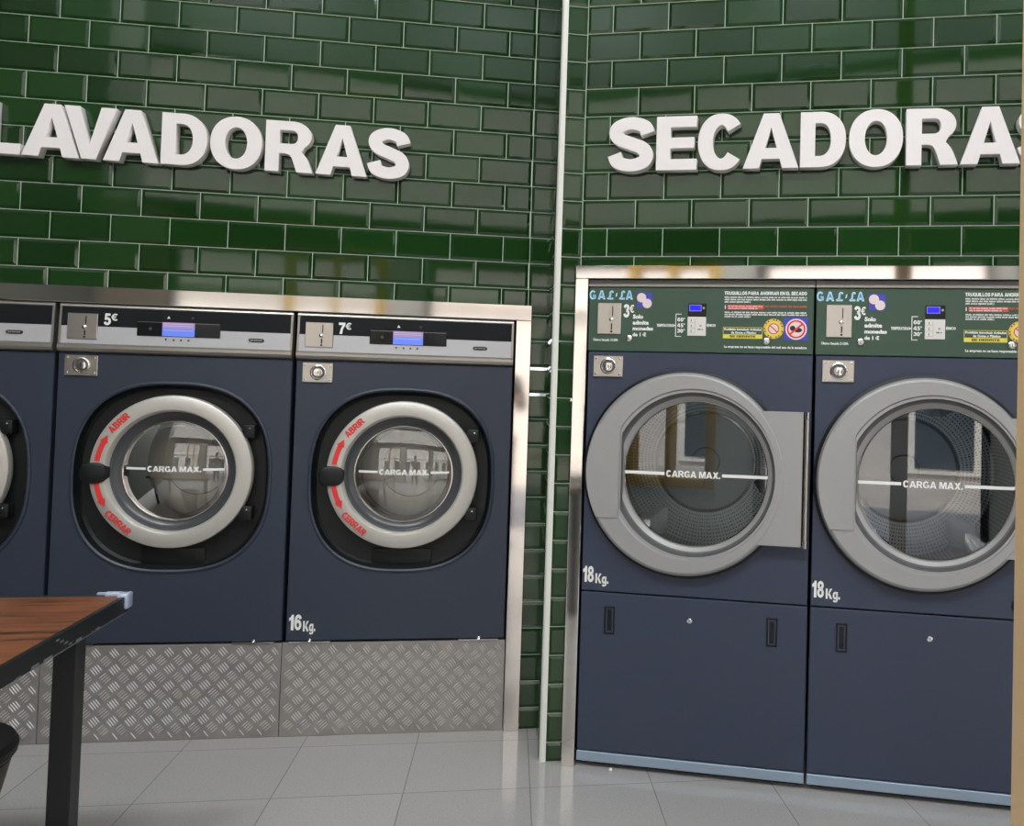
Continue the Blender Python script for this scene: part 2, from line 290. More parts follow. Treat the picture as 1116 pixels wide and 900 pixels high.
class MB:
    def __init__(s): s.v = []; s.f = []; s.m = []; s.sm = []; s.names = []; s.uv = {}
    def mi(s, name):
        if name not in s.names: s.names.append(name)
        return s.names.index(name)
    def add(s, vs, fs, m, smooth=False):
        o = len(s.v); s.v += [tuple(v) for v in vs]; k = s.mi(m)
        for f in fs: s.f.append(tuple(i+o for i in f)); s.m.append(k); s.sm.append(smooth)
        return s
    def box(s, x0, x1, y0, y1, z0, z1, m, bev=0, seg=2):
        if bev <= 0:
            vs = [(x, y, z) for x in (x0, x1) for y in (y0, y1) for z in (z0, z1)]
            return s.add(vs, [(0, 1, 3, 2), (4, 6, 7, 5), (0, 4, 5, 1), (2, 3, 7, 6), (0, 2, 6, 4), (1, 5, 7, 3)], m)
        bm = bmesh.new(); bmesh.ops.create_cube(bm, size=1)
        for v in bm.verts: v.co = ((x0+x1)/2+v.co.x*(x1-x0), (y0+y1)/2+v.co.y*(y1-y0), (z0+z1)/2+v.co.z*(z1-z0))
        bmesh.ops.bevel(bm, geom=bm.edges[:], offset=bev, segments=seg, affect='EDGES', profile=.5)
        s.add([v.co[:] for v in bm.verts], [[v.index for v in f.verts] for f in bm.faces], m, True); bm.free(); return s
    def loft(s, loops, m, cap0=False, cap1=False, smooth=True, closed=True):
        n = len(loops[0]); vs = [p for l in loops for p in l]; fs = []
        for a in range(len(loops)-1):
            for i in range(n if closed else n-1):
                j = (i+1) % n; fs.append((a*n+i, a*n+j, (a+1)*n+j, (a+1)*n+i))
        if cap0: fs.append(tuple(range(n))[::-1])
        if cap1: fs.append(tuple((len(loops)-1)*n+i for i in range(n)))
        return s.add(vs, fs, m, smooth)
    def lathe(s, cx, cz, prof, m, seg=72, cap0=False, cap1=False, a0=0, a1=2*PI):
        full = abs(a1-a0-2*PI) < 1e-6; n = seg if full else seg+1
        loops = [[(cx+r*math.cos(a0+(a1-a0)*i/seg), y, cz+r*math.sin(a0+(a1-a0)*i/seg)) for i in range(n)] for r, y in prof]
        return s.loft(loops, m, cap0, cap1, True, full)
    def prism(s, pts, y0, y1, m):                        # outline in x,z extruded in y
        n = len(pts); vs = [(x, y0, z) for x, z in pts]+[(x, y1, z) for x, z in pts]
        fs = [tuple(range(n)), tuple(range(2*n-1, n-1, -1))]+[(i, i+n, (i+1) % n+n, (i+1) % n) for i in range(n)]
        return s.add(vs, fs, m)
    def flat(s, pts, y, m, fn=None):
        return s.add([(x, (fn(x, z) if fn else y), z) for x, z in pts], [tuple(range(len(pts)))], m)
    def rect(s, x0, x1, z0, z1, y, m): return s.flat([(x0, z0), (x1, z0), (x1, z1), (x0, z1)], y, m)
    def disc(s, cx, cz, r, y, m, seg=28): return s.flat([(cx+r*math.cos(2*PI*i/seg), cz+r*math.sin(2*PI*i/seg)) for i in range(seg)], y, m)
    def text(s, body, x0, x1, z0, z1, y, m, off=.03, fn=None, rot=None):
        vs, fs = bold_geo(body) if off == 'bold' else text_geo(body, off); P = []
        for u, w in vs:
            x = x0+u*(x1-x0); z = z0+w*(z1-z0)
            if rot:
                cx, cz, a = rot; dx, dz = x-cx, z-cz; x = cx+dx*math.cos(a)-dz*math.sin(a); z = cz+dx*math.sin(a)+dz*math.cos(a)
            P.append((x, fn(x, z) if fn else y, z))
        return s.add(P, fs, m)
    def tube(s, path, r, m, seg=10, cap=True):
        loops = []
        for i, p in enumerate(path):
            p = Vector(p); a = Vector(path[max(0, i-1)]); b = Vector(path[min(len(path)-1, i+1)]); t = (b-a).normalized()
            h = Vector((0, 0, 1)) if abs(t.z) < .9 else Vector((1, 0, 0)); e1 = t.cross(h).normalized(); e2 = t.cross(e1)
            loops.append([tuple(p+e1*r*math.cos(2*PI*k/seg)+e2*r*math.sin(2*PI*k/seg)) for k in range(seg)])
        return s.loft(loops, m, cap, cap)
    def build(s, name, parent=None, fix=True, sharp=32):
        me = bpy.data.meshes.new(name); me.from_pydata(s.v, [], s.f)
        for n in s.names: me.materials.append(MATS[n])
        me.polygons.foreach_set('material_index', s.m); me.polygons.foreach_set('use_smooth', s.sm)
        if fix:
            bm = bmesh.new(); bm.from_mesh(me); bmesh.ops.recalc_face_normals(bm, faces=bm.faces[:]); bm.to_mesh(me); bm.free()
        me.set_sharp_from_angle(angle=math.radians(sharp))
        o = bpy.data.objects.new(name, me); C.objects.link(o)
        if parent: o.parent = parent
        return o
def tag(o, label=None, cat=None, group=None, kind=None):
    for k, v in (('label', label), ('category', cat), ('group', group), ('kind', kind)):
        if v: o[k] = v
    return o
def root(name, loc, rz, label, cat, group=None):
    o = bpy.data.objects.new(name, None); C.objects.link(o); o.location = loc; o.rotation_euler = (0, 0, rz); o.empty_display_size = .1
    return tag(o, label, cat, group)
def place(o, loc, rz=0): o.location = loc; o.rotation_euler = (0, 0, rz); return o
def copy_tree(o, parent=None):
    c = o.copy(); C.objects.link(c)
    if parent: c.parent = parent
    for ch in list(o.children): copy_tree(ch, c)
    return c
def superellipse(cx, cz, rx, rz, e, n=96):
    out = []
    for i in range(n):
        a = 2*PI*i/n; c, s_ = math.cos(a), math.sin(a)
        k = (abs(c)**e+abs(s_)**e)**(-1/e); out.append((cx+rx*k*c, cz+rz*k*s_))
    return out
def rect_loop(cx, cz, x0, x1, z0, z1, n=96):             # rectangle sampled by angle round (cx,cz), corners kept
    ang = [2*PI*i/n for i in range(n)]; out = []
    for a in ang:
        c, s_ = math.cos(a), math.sin(a); t = 1e9
        if c > 1e-9: t = min(t, (x1-cx)/c)
        if c < -1e-9: t = min(t, (x0-cx)/c)
        if s_ > 1e-9: t = min(t, (z1-cz)/s_)
        if s_ < -1e-9: t = min(t, (z0-cz)/s_)
        out.append([cx+t*c, cz+t*s_])
    for X in (x0, x1):
        for Z in (z0, z1):
            i = min(range(n), key=lambda k: (out[k][0]-X)**2+(out[k][1]-Z)**2); out[i] = [X, Z]
    return [tuple(p) for p in out]
def Y(pts, y): return [(x, y, z) for x, z in pts]

# ------------------------------------------------------------------ the two wall frames (x along the wall, -y out of it)
AL, AR = 0.15613, -0.18190
OL = Vector((-2.18277, 3.1351, 0)); OR = Vector((-0.16708, 3.10759, 0))
UL = Vector((math.cos(AL), math.sin(AL), 0)); UR = Vector((math.cos(AR), math.sin(AR), 0))
NL = Vector((math.sin(AL), -math.cos(AL), 0)); NR = Vector((math.sin(AR), -math.cos(AR), 0))
def PL(u, n=0, z=0): return OL+UL*u+NL*n+Vector((0, 0, z))
def PR(u, n=0, z=0): return OR+UR*u+NR*n+Vector((0, 0, z))
TP, TR, ZL, ZR = .202, .10126, 2.71542, 2.70427
J = PR(-.093)                                            # concave joint between pier face and right wall
PC = J-UL*.094                                           # convex pier corner
PD = (PC-OL).dot(NL)                                     # how far the pier stands out of the left wall
PU = (PC-OL).dot(UL)

def tile_mesh(b, tint, rects, z0, tp=TP, tr=TR, phase=0, kmin=-6, kmax=30, place_fn=None, bond=.5):
    g = .0014; bw = .0105; d = .0040
    for (u0, u1, za, zb) in rects:
        for k in range(kmin, kmax):
            top = z0-(k-1)*tr; bot = z0-k*tr
            lo, hi = max(bot, za), min(top, zb)
            if hi-lo < .012: continue
            off = phase+(bond if k % 2 == 0 else 0)
            i = math.floor(u0/tp-off)
            while (i+off)*tp < u1:
                a, c = max((i+off)*tp, u0), min((i+1+off)*tp, u1); i += 1
                if c-a < .012: continue
                w = min(bw, (c-a)*.3, (hi-lo)*.3)
                tx, tz = random.gauss(0, .0011), random.gauss(0, .0011); cx, cz = (a+c)/2, (lo+hi)/2
                O = [(a+g, lo+g), (c-g, lo+g), (c-g, hi-g), (a+g, hi-g)]; I = [(a+g+w, lo+g+w), (c-g-w, lo+g+w), (c-g-w, hi-g-w), (a+g+w, hi-g-w)]
                P = [(x, 0, z) for x, z in O]+[(x, -d+tx*(x-cx)+tz*(z-cz), z) for x, z in I]
                if place_fn: P = [place_fn(p) for p in P]
                b.add(P, [(4, 5, 6, 7), (0, 1, 5, 4), (1, 2, 6, 5), (2, 3, 7, 6), (3, 0, 4, 7)], 'green_tile')
                t = random.random(); tint += [t]*5
def finish_tiles(b, tint, name, nother=0):
    o = b.build(name, fix=False, sharp=4); at = o.data.attributes.new('tint', 'FLOAT', 'FACE')
    vals = tint+[0]*(len(o.data.polygons)-len(tint)); at.data.foreach_set('value', vals)
    return tag(o, kind='structure')

# left wall: tiled above the machines and beside them
b = MB(); tint = []; TOP = CEIL
tile_mesh(b, tint, [(-.92, 1.72, 1.6015, TOP), (1.72, PU+.012, 0, TOP)], ZL)
for (u0, u1, z0, z1) in [(-.92, 1.72, 1.6, TOP), (1.72, PU+.15, 0, TOP)]: b.box(u0, u1, .0015, .12, z0, z1, 'grout')
place(finish_tiles(b, tint, 'wall_left'), PL(0), AL)
# right wall
b = MB(); tint = []
UE = 3.66
tile_mesh(b, tint, [(-.093, 1.60, 1.716, TOP), (1.60, UE, 0, TOP)], ZR)
for (u0, u1, z0, z1) in [(-.093, 1.60, 1.715, TOP), (1.60, UE, 0, TOP)]: b.box(u0, u1, .0015, .12, z0, z1, 'grout')
place(finish_tiles(b, tint, 'wall_right'), PR(0), AR)
# pier between the two walls: narrow tiled face and its side
b = MB(); tint = []
tile_mesh(b, tint, [(.020, .0935, 0, TOP)], ZR-.004, tp=.0735, phase=.020/.0735, bond=0)
v0 = len(b.v)
tile_mesh(b, tint, [(-PD+.004, -.006, 0, TOP)], ZR-.004, place_fn=lambda p: (p[1]+.0, -p[0], p[2]))
b.box(.0015, .094, .0016, PD+.1, 0, TOP, 'grout')
# narrow face uses one tile per row
place(finish_tiles(b, tint, 'wall_corner'), PC, AL)
b = MB()
b.loft([[( .009-.010*math.cos(a), .009-.0135*math.sin(a), z) for a in [PI*.5*i/8-.0 for i in range(9)]]+[(.022, -.0045, z), (.022, .004, z), (.0, .012, z)] for z in (0, TOP)], 'white_plastic', True, True)
o = b.build('trim_1'); place(o, PC, AL); tag(o, kind='structure')

# floor, ceiling, storefront, side walls, street
b = MB(); b.box(-4.2, 4.8, -5.0, 1.6, -.1, 0, 'floor_tile')
o = b.build('floor'); fo = PL(.96-2*.4045, .106); place(o, (fo.x, fo.y, 0), AL); tag(o, kind='structure')
YS, XL, XR = -1.0, -3.09, 3.4
b = MB(); b.box(XL-.3, XR+.3, YS-.4, 4.8, CEIL, CEIL+.2, 'ceiling_white'); tag(b.build('ceiling'), kind='structure')
b = MB()
def wall_piece(x0, x1, z0, z1, m='plaster'): b.box(x0, x1, YS-.18, YS, z0, z1, m)
wall_piece(XL-.3, -2.6, 0, 2.72, 'tan_paint'); wall_piece(-2.6, -.95, 0, .55); wall_piece(-.95, -.62, 0, 2.45); wall_piece(1.15, 1.32, 0, 2.45)
wall_piece(-2.6, XR+.3, 2.45, 2.72, 'dark_metal'); wall_piece(XL-.3, -2.86, 2.72, CEIL); wall_piece(-2.86, XR+.3, 4.0, CEIL, 'grey_paint'); wall_piece(XR-.06, XR+.3, 0, 4.0)
tag(b.build('wall_front'), kind='structure')
b = MB(); b.box(XL-.15, XL, YS, 4.6, 0, CEIL, 'dark_paint'); tag(b.build('wall_side'), kind='structure')
b = MB()
for y0, y1, z0, z1 in ((YS, -.85, 0, CEIL), (2.35, 4.6, 0, CEIL), (-.85, 2.35, 3.9, CEIL), (-.85, 2.35, 0, .12)): b.box(XR, XR+.15, y0, y1, z0, z1, 'plaster')
tag(b.build('wall_end'), kind='structure')
b = MB(); b.box(XL, XR, 4.45, 4.6, 0, CEIL, 'dark_paint'); tag(b.build('wall_back'), kind='structure')
b = MB()
for x0, x1 in ((-1.75, -1.67), (-1.03, -.95), (-1.38, -1.33)): b.box(x0, x1, YS-.14, YS+.02, .55, 2.45, 'frame_yellow', .006)
for z0, z1 in ((.55, .63), (2.37, 2.45)): b.box(-1.67, -1.03, YS-.13, YS+.015, z0, z1, 'frame_yellow', .006)
b.box(-1.67, -1.03, YS-.085, YS-.077, .63, 2.37, 'window_glass')
for x0, x1, z0, z1 in ((-2.6, -2.55, .55, 2.45), (-2.55, -1.75, .55, .60), (-2.55, -1.75, 2.40, 2.45)): b.box(x0, x1, YS-.14, YS+.01, z0, z1, 'dark_metal', .004)
b.box(-2.55, -1.75, YS-.085, YS-.077, .60, 2.40, 'window_glass'); tag(b.build('window_1'), kind='structure')
b = MB()                                                # shop window right of the door and the transom band
for x in (1.32, XR-.12): b.box(x, x+.06, YS-.14, YS+.01, 0, 2.45, 'dark_metal', .004)
for z in (0, 2.39): b.box(1.38, XR-.12, YS-.14, YS+.01, z, z+.06, 'dark_metal', .004)
b.box(1.38, XR-.12, YS-.085, YS-.077, .06, 2.39, 'window_glass'); tag(b.build('window_2'), kind='structure')
b = MB()
for z in (2.72, 3.95): b.box(-2.86, XR-.06, YS-.14, YS+.01, z, z+.05, 'dark_metal', .004)
b.box(-2.86, XR-.06, YS-.085, YS-.077, 2.77, 3.95, 'window_glass'); tag(b.build('window_3'), kind='structure')
b = MB()
for y in (-.85, .72, 2.29): b.box(XR, XR+.12, y, y+.06, .12, 3.9, 'dark_metal', .004)
for z in (.12, 3.84): b.box(XR, XR+.12, -.79, 2.29, z, z+.06, 'dark_metal', .004)
b.box(XR+.06, XR+.068, -.79, 2.29, .18, 3.84, 'window_glass'); tag(b.build('window_4'), kind='structure')
b = MB()
b.box(-.62, -.56, YS-.16, YS+.02, 0, 2.45, 'dark_metal', .005); b.box(1.09, 1.15, YS-.16, YS+.02, 0, 2.45, 'dark_metal', .005); b.box(-.56, 1.09, YS-.16, YS+.02, 2.38, 2.45, 'dark_metal', .005)
tag(b.build('door_1'), kind='structure')
b = MB(); b.box(-30, 40, -34, YS-.19, -.12, -.02, 'paving'); b.box(XR+.16, 40, YS-.19, 30, -.12, -.02, 'paving'); tag(b.build('floor_street'), kind='structure')
b = MB(); b.box(-24, 24, -11, -10, -.02, 12, 'facade_brick')
for i in range(-10, 11):
    x = i*2.1+.5; z = .1
    b.box(x-.62, x+.62, -10.02, -9.93, z, z+2.45, 'facade_trim'); b.box(x-.48, x+.48, -9.95, -9.90, z+.1, z+2.3, 'facade_pane')
b.box(-24, 24, -10, -9.75, 3.0, 3.25, 'facade_trim')
tag(b.build('wall_street'), kind='structure')
b = MB(); b.box(17, 18, -9, 30, -.02, 9, 'facade_trim'); tag(b.build('wall_plaza'), kind='structure')

# ------------------------------------------------------------------ washing machines
WW = .809
def dome(cx, cz, r0, y0, sag):
    R = (r0*r0+sag*sag)/(2*sag)
    def f(x, z, lift=.0012):
        q = min((x-cx)**2+(z-cz)**2, r0*r0)
        return y0+(R-sag)-math.sqrt(R*R-q)-lift
    return f
def carga(b, cx, z, xl, tx0, tx1, xr, th, hh, fn, m='text_white'):
    for a, c in ((xl, tx0-.006), (tx1+.006, xr)):
        n = 14; vs = []
        for i in range(n+1):
            x = a+(c-a)*i/n
            vs += [(x, fn(x, z-th/2), z-th/2), (x, fn(x, z+th/2), z+th/2)]
        b.add(vs, [(2*i, 2*i+2, 2*i+3, 2*i+1) for i in range(n)], m)
    b.text('CARGA MAX.', tx0, tx1, z-hh/2, z+hh/2, 0, m, 'bold', fn)
def coin_plate(r, x0, x1, z0, z1, y, mname):
    b = MB(); b.box(x0, x1, y-.004, y+.004, z0, z1, mname, .0015, 1); p = b.build('coin_plate', r); cx = (x0+x1)/2+.012
    w, h = x1-x0, z1-z0
    b = MB(); b.box(cx-.0016, cx+.0016, y-.0052, y, z0+h*.58, z0+h*.9, 'black_gap'); b.build('coin_slot', p)
    b = MB(); b.lathe(cx-.004, z0+h*.46, [(.0075, y-.003), (.0075, y-.007), (.004, y-.0095), (0.0001, y-.010)], 'chrome', 20); b.build('reject_button', p)
    b = MB(); b.box(cx-.005, cx-.0005, y-.0055, y, z0+h*.14, z0+h*.34, 'black_gap'); b.disc(cx-.003, z0+h*.08, .004, y-.0048, 'text_dark', 12); b.build('coin_return', p)
    return p
def coin_box(r, x0, x1, z0, z1, y):
    b = MB(); b.box(x0, x1, y-.008, y, z0, z1, 'brushed_steel', .0015, 1)
    for x in (x0+.010, x1-.010):
        for z in (z0+.010, z1-.010): b.lathe(x, z, [(.004, y-.008), (.004, y-.0098), (.0001, y-.0105)], 'chrome', 12)
    p = b.build('coin_box', r)
    cx, cz = (x0+x1)/2+.002, (z0+z1)/2
    b = MB(); b.lathe(cx, cz, [(.029, y-.008), (.029, y-.0125), (.025, y-.014), (.0225, y-.010)], 'chrome', 36); b.lathe(cx, cz, [(.0225, y-.010), (.017, y-.0085)], 'dryer_groove', 36)
    b.lathe(cx, cz, [(.017, y-.0085), (.016, y-.013), (.008, y-.014), (.0001, y-.014)], 'chrome', 30); b.box(cx-.001, cx+.001, y-.0146, y-.013, cz-.006, cz+.006, 'black_gap')
    b.build('lock', p); return p
def washer(price, kg, label, u0):
    r = root('washing_machine', PL(u0), AL, label, 'washing machine', 'washing machines built into the left wall')
    cx, cz = .406, .974; rcx, rcz = .404, .953
    # cabinet with the door opening
    rec = lambda k, y: Y(superellipse(rcx, rcz, .341*k, .346*k, 2.55), y)
    b = MB()
    outer = rect_loop(rcx, rcz, .003, WW-.003, .350, 1.398)
    b.loft([Y(outer, .70), Y(outer, .004), Y(rect_loop(rcx, rcz, .006, WW-.006, .353, 1.395), 0), rec(1.0, 0)], 'navy_paint')
    b.box(.003, WW-.003, .02, .70, 1.398, 1.56, 'navy_side')
    b.build('cabinet', r)
    # rounded black recess behind the door
    b = MB(); circ = lambda rad, y: [(cx+rad*math.cos(2*PI*i/96), y, cz+rad*math.sin(2*PI*i/96)) for i in range(96)]
    b.loft([rec(1.012, .001), rec(1.008, -.005), rec(.992, -.007), rec(.975, -.003)], 'navy_paint')
    b.loft([rec(.975, -.003), rec(.955, .022), rec(.93, .030), circ(.285, .032), circ(.20, .034)], 'black_plastic')
    rc = b.build('door_recess', r)
    b = MB(); b.box(.300, .520, .024, .032, .628, .690, 'black_plastic', .004); b.build('service_flap', rc)
    for z in (1.125, .825):
        b = MB(); b.box(.640, .686, -.012, .032, z-.026, z+.026, 'black_plastic', .006); b.lathe(.668, z+.012, [(.004, -.012), (.003, -.0145), (.0001, -.015)], 'chrome', 10); b.build('hinge', rc)
    # door ring
    b = MB()
    b.lathe(cx, cz, [(.268, .030), (.2780, .012), (.2790, -.010), (.2765, -.018), (.270, -.0222), (.236, -.0262), (.2255, -.0245), (.2205, -.017), (.217, .006)], 'ring_silver', 96)
    d = b.build('door', r)
    tag(d, 'silver round door ring')
    b = MB(); b.lathe(cx, cz, [(.2185, .002), (.212, .004), (.205, .013), (.190, .021), (.184, .022)], 'gasket', 96); b.build('door_gasket', d)
    b = MB()
    b.lathe(cx, cz, [(.1845, .022), (.1835, .018), (.1805, .018), (.1795, .022)], 'chrome', 96); b.lathe(cx, cz, [(.168, .0285), (.1665, .0245), (.1635, .0245), (.162, .0285)], 'panel_silver', 96)
    b.build('chrome_rim', d)
    fn = dome(cx, cz, .18, .022, .030)
    b = MB(); prof = []
    N = 14
    front = [(.18*(1-i/N)+.0001*(i == N), None) for i in range(N+1)]
    front = [(q, fn(cx+q, cz, 0)) for q, _ in front]; back = [(q, y+.005) for q, y in front[::-1]]
    b.lathe(cx, cz, front+back, 'door_glass', 72); b.build('door_glass', d)
    b = MB(); carga(b, cx, .982, cx-.166, .318, .502, cx+.17, .0085, .0208, fn); b.build('load_line', d)
    # red arrows and words on the ring
    fr = lambda x, z: -.0268
    b = MB()
    b.text('ABRIR', cx-.043, cx+.043, cz+.2385, cz+.2635, -.0272, 'text_red', 'bold', None, (cx, cz, math.radians(46))); b.build('opening_word', d)
    b = MB(); b.text('CERRAR', cx-.055, cx+.055, cz-.2625, cz-.2375, -.0272, 'text_red', 'bold', None, (cx, cz, math.radians(-42.5))); b.build('closing_word', d)
    for sgn in (1, -1):
        b = MB(); vs = []; n = 10; a0, a1 = 8, 25
        for i in range(n+1):
            a = math.radians(180-sgn*(a0+(a1-a0)*i/n))
            for q in (.242, .2595): vs.append((cx+q*math.cos(a), -.0272, cz+q*math.sin(a)))
        b.add(vs, [(2*i, 2*i+1, 2*i+3, 2*i+2) for i in range(n)], 'text_red')
        P = []
        for q, a in ((.236, 24.5), (.2655, 24.5), (.251, 31)):
            a = math.radians(180-sgn*a); P.append((cx+q*math.cos(a), cz+q*math.sin(a)))
        b.flat(P, -.0272, 'text_red'); b.build('red_arrow', d)
    b = MB(); hp = superellipse(.147, .966, .044, .037, 3.2, 48)
    hl = lambda k, y: [(.147+(x-.147)*k, y, .966+(z-.966)*k) for x, z in hp]
    b.loft([hl(1, .03), hl(1, -.026), hl(.94, -.034), hl(.8, -.037)], 'black_plastic', True, True); b.build('door_handle', d)
    # drum
    b = MB()
    b.lathe(cx, cz, [(.184, .024), (.188, .040), (.200, .052), (.222, .058)], 'drum_seal', 72)
    b.lathe(cx, cz, [(.222, .058), (.238, .064), (.246, .08), (.246, .22), (.236, .245), (.196, .255), (.192, .250), (.115, .262), (.111, .257), (.05, .264), (.0001, .265)], 'drum_steel', 72)
    dr = b.build('drum', r)
    for k in range(3):
        a = math.radians(-60+120*k); b = MB(); c_, s_ = math.cos(a), math.sin(a)
        loops = []
        for y in (.085, .10, .20, .22):
            h = .045 if .09 < y < .21 else .01
            loops.append([(cx+(q*c_-t*s_), y, cz+(q*s_+t*c_)) for q, t in ((.246, -.035), (.246-h, -.012), (.246-h, .012), (.246, .035))])
        b.loft(loops, 'drum_fin', True, True); b.build('drum_lifter', dr)
    # control panel
    b = MB(); x0, x1 = .004, WW-.004
    prof = [(.03, 1.398), (-.004, 1.399), (-.014, 1.404), (-.019, 1.414), (-.018, 1.424), (-.012, 1.431)]
    b.loft([[(x, y, z) for y, z in prof] for x in (x0, x1)], 'lip_silver', smooth=True, closed=False)
    b.loft([[(x, y, z) for y, z in ((-.012, 1.431), (-.009, 1.494))] for x in (x0, x1)], 'panel_silver', closed=False)
    b.loft([[(x, y, z) for y, z in ((-.009, 1.494), (-.006, 1.563))] for x in (x0, x1)], 'panel_black', closed=False)
    b.loft([[(x, y, z) for y, z in ((-.006, 1.563), (-.008, 1.566), (-.004, 1.576), (.03, 1.577))] for x in (x0, x1)], 'lip_silver', closed=False)
    for x in (x0, x1):                                   # end caps with a thin silver edge
        b.add([(x, y, z) for y, z in prof+[(-.009, 1.494), (-.006, 1.563), (-.008, 1.566), (-.004, 1.576), (.03, 1.577)]], [tuple(range(11))], 'lip_silver')
        s_ = .008 if x == x0 else -.008; b.add([(x, -.0132, 1.431), (x+s_, -.0132, 1.431), (x+s_, -.0072, 1.564), (x, -.0072, 1.564)], [(0, 1, 2, 3)], 'lip_silver')
    p = b.build('control_panel', r)
    b = MB(); b.box(.266, .551, -.0135, -.004, 1.466, 1.520, 'screen_glass', .0012, 1); b.rect(.268, .549, 1.5165, 1.5178, -.0138, 'lip_silver')
    b.disc(.312, 1.493, .006, -.0138, 'gasket', 16); b.build('screen_surround', p)
    b = MB(); b.rect(.352, .463, 1.4675, 1.4955, -.0139, 'screen_lit'); b.rect(.352, .463, 1.4955, 1.5185, -.0139, 'screen_lilac')
    for z in (1.505, 1.512): b.rect(.358, .457, z, z+.0012, -.0141, 'text_white')
    b.rect(.358, .457, 1.489, 1.4902, -.0141, 'text_white'); sc = b.build('display', p); tag(sc, 'lit blue and lilac display')
    b = MB(); b.flat([(.365, 1.532), (.377, 1.532), (.371, 1.542)], -.0088, 'text_white'); b.build('panel_icon', p)
    b = MB(); b.disc(.453, 1.537, .005, -.0088, 'gasket', 14); b.build('panel_button', p)
    b = MB(); b.flat([(.360, 1.458), (.370, 1.458), (.365, 1.450)], -.0125, 'text_dark'); b.build('panel_icon', p)
    for x in (.392, .417, .443): b = MB(); b.disc(x, 1.454, .0042, -.0125, 'dryer_groove', 12); b.build('panel_button', p)
    b = MB(); b.prism(superellipse(.678, 1.4635, .027, .0068, 4, 32), -.0135, -.010, 'sticker_blue' if False else 'text_dark'); b.text('primus', .658, .698, 1.4600, 1.4672, -.0138, 'panel_silver', .01); b.build('badge', p)
    if price:
        b = MB(); b.text(price[0], .152, .176, 1.500, 1.543, -.0095, 'text_white', 'bold'); b.text('€', .177, .198, 1.517, 1.543, -.0095, 'text_white', 'bold'); b.build('price_lettering', p)
    coin_plate(r, .034, .134, 1.447, 1.540, -.012, 'brushed_steel')
    coin_box(r, .027, .137, 1.315, 1.389, 0)
    if kg:
        b = MB(); b.text(kg, .014, .058, .390, .448, -.0008, 'text_white', 'bold'); b.text('Kg.', .064, .108, .374, .424, -.0008, 'text_white', 'bold'); b.build('capacity_lettering', r)
    for x in (.09, WW-.10):
        b = MB(); b.box(x-.075, x+.075, -.010, .03, .3445, .3495, 'chrome', .001, 1); b.lathe(x, .354, [(.006, 0), (.006, -.006), (.0001, -.008)], 'chrome', 12); b.build('floor_bracket', r)
    return r
washer('5€', None, 'dark navy washing machine priced 5€, between the cut-off machine and the 7€ one', .0465)
washer('7€', '16', 'dark navy washing machine priced 7€ and marked 16 Kg beside the steel upright', .8635)
washer(None, None, 'dark navy washing machine cut off by the left edge of the photo', .0465-.817)

# steel surround of the washing machines
def strip(box_, loc, rz, label):
    b = MB(); b.box(*box_, 'steel', .002, 1); o = b.build('steel_trim'); place(o, loc, rz); return tag(o, label, 'metal trim')
strip((-.90, 1.736, -.016, -.0005, 1.5785, 1.638), PL(0), AL, 'long horizontal polished steel trim above the washing machines')
strip((1.6765, 1.736, -.0165, -.0005, 0, 1.578), PL(0), AL, 'polished steel upright to the right of the 7€ washing machine')

# tread plates
def tread(u0, u1, z1, label):
    b = MB(); b.box(0, u1-u0, -.004, .02, .001, z1, 'tread_metal', .0008, 1)
    p = .0615; s = p/2; k = 0
    for row in range(-1, int(z1/s)+2):
        for col in range(-1, int((u1-u0)/p)+2):
            cx = col*p+(s if row % 2 else 0); cz = row*s+.012
            d = 1 if row % 2 == 0 else -1
            a = math.radians(-52 if d > 0 else 42); ca, sa = math.cos(a), math.sin(a)
            for q in (-1.5, -.5, .5, 1.5):
                L_, w, h = .0182-(.002 if abs(q) > 1 else 0), .0024, .0028
                ox, oz = cx-sa*q*.0090, cz+ca*q*.0090
                P = []
                ok = True
                for (t, n_) in ((-L_, 0), (-L_*.6, -w), (L_*.6, -w), (L_, 0), (L_*.6, w), (-L_*.6, w)):
                    x = ox+ca*t-sa*n_; z = oz+sa*t+ca*n_; P.append((x, z))
                    if not (.003 < x < u1-u0-.003 and .004 < z < z1-.003): ok = False
                if not ok: continue
                T = [(ox+ca*t, -.004-h, oz+sa*t) for t in (-L_*.62, L_*.62)]
                b.add([(x, -.004, z) for x, z in P]+T, [(0, 1, 6), (1, 2, 7, 6), (2, 3, 7), (3, 4, 7), (4, 5, 6, 7), (5, 0, 6)], 'tread_bar')
    o = b.build('tread_plate', fix=False, sharp=8); place(o, PL(u0), AL); return tag(o, label, 'tread plate', 'tread plates under the washing machines')
tread(.040, .855, .343, 'aluminium tread plate under the 5€ washing machine')
tread(.857, 1.673, .343, 'aluminium tread plate under the 7€ washing machine, next to the steel upright')
tread(-.775, .038, .330, 'aluminium tread plate half behind the table, at the left edge')

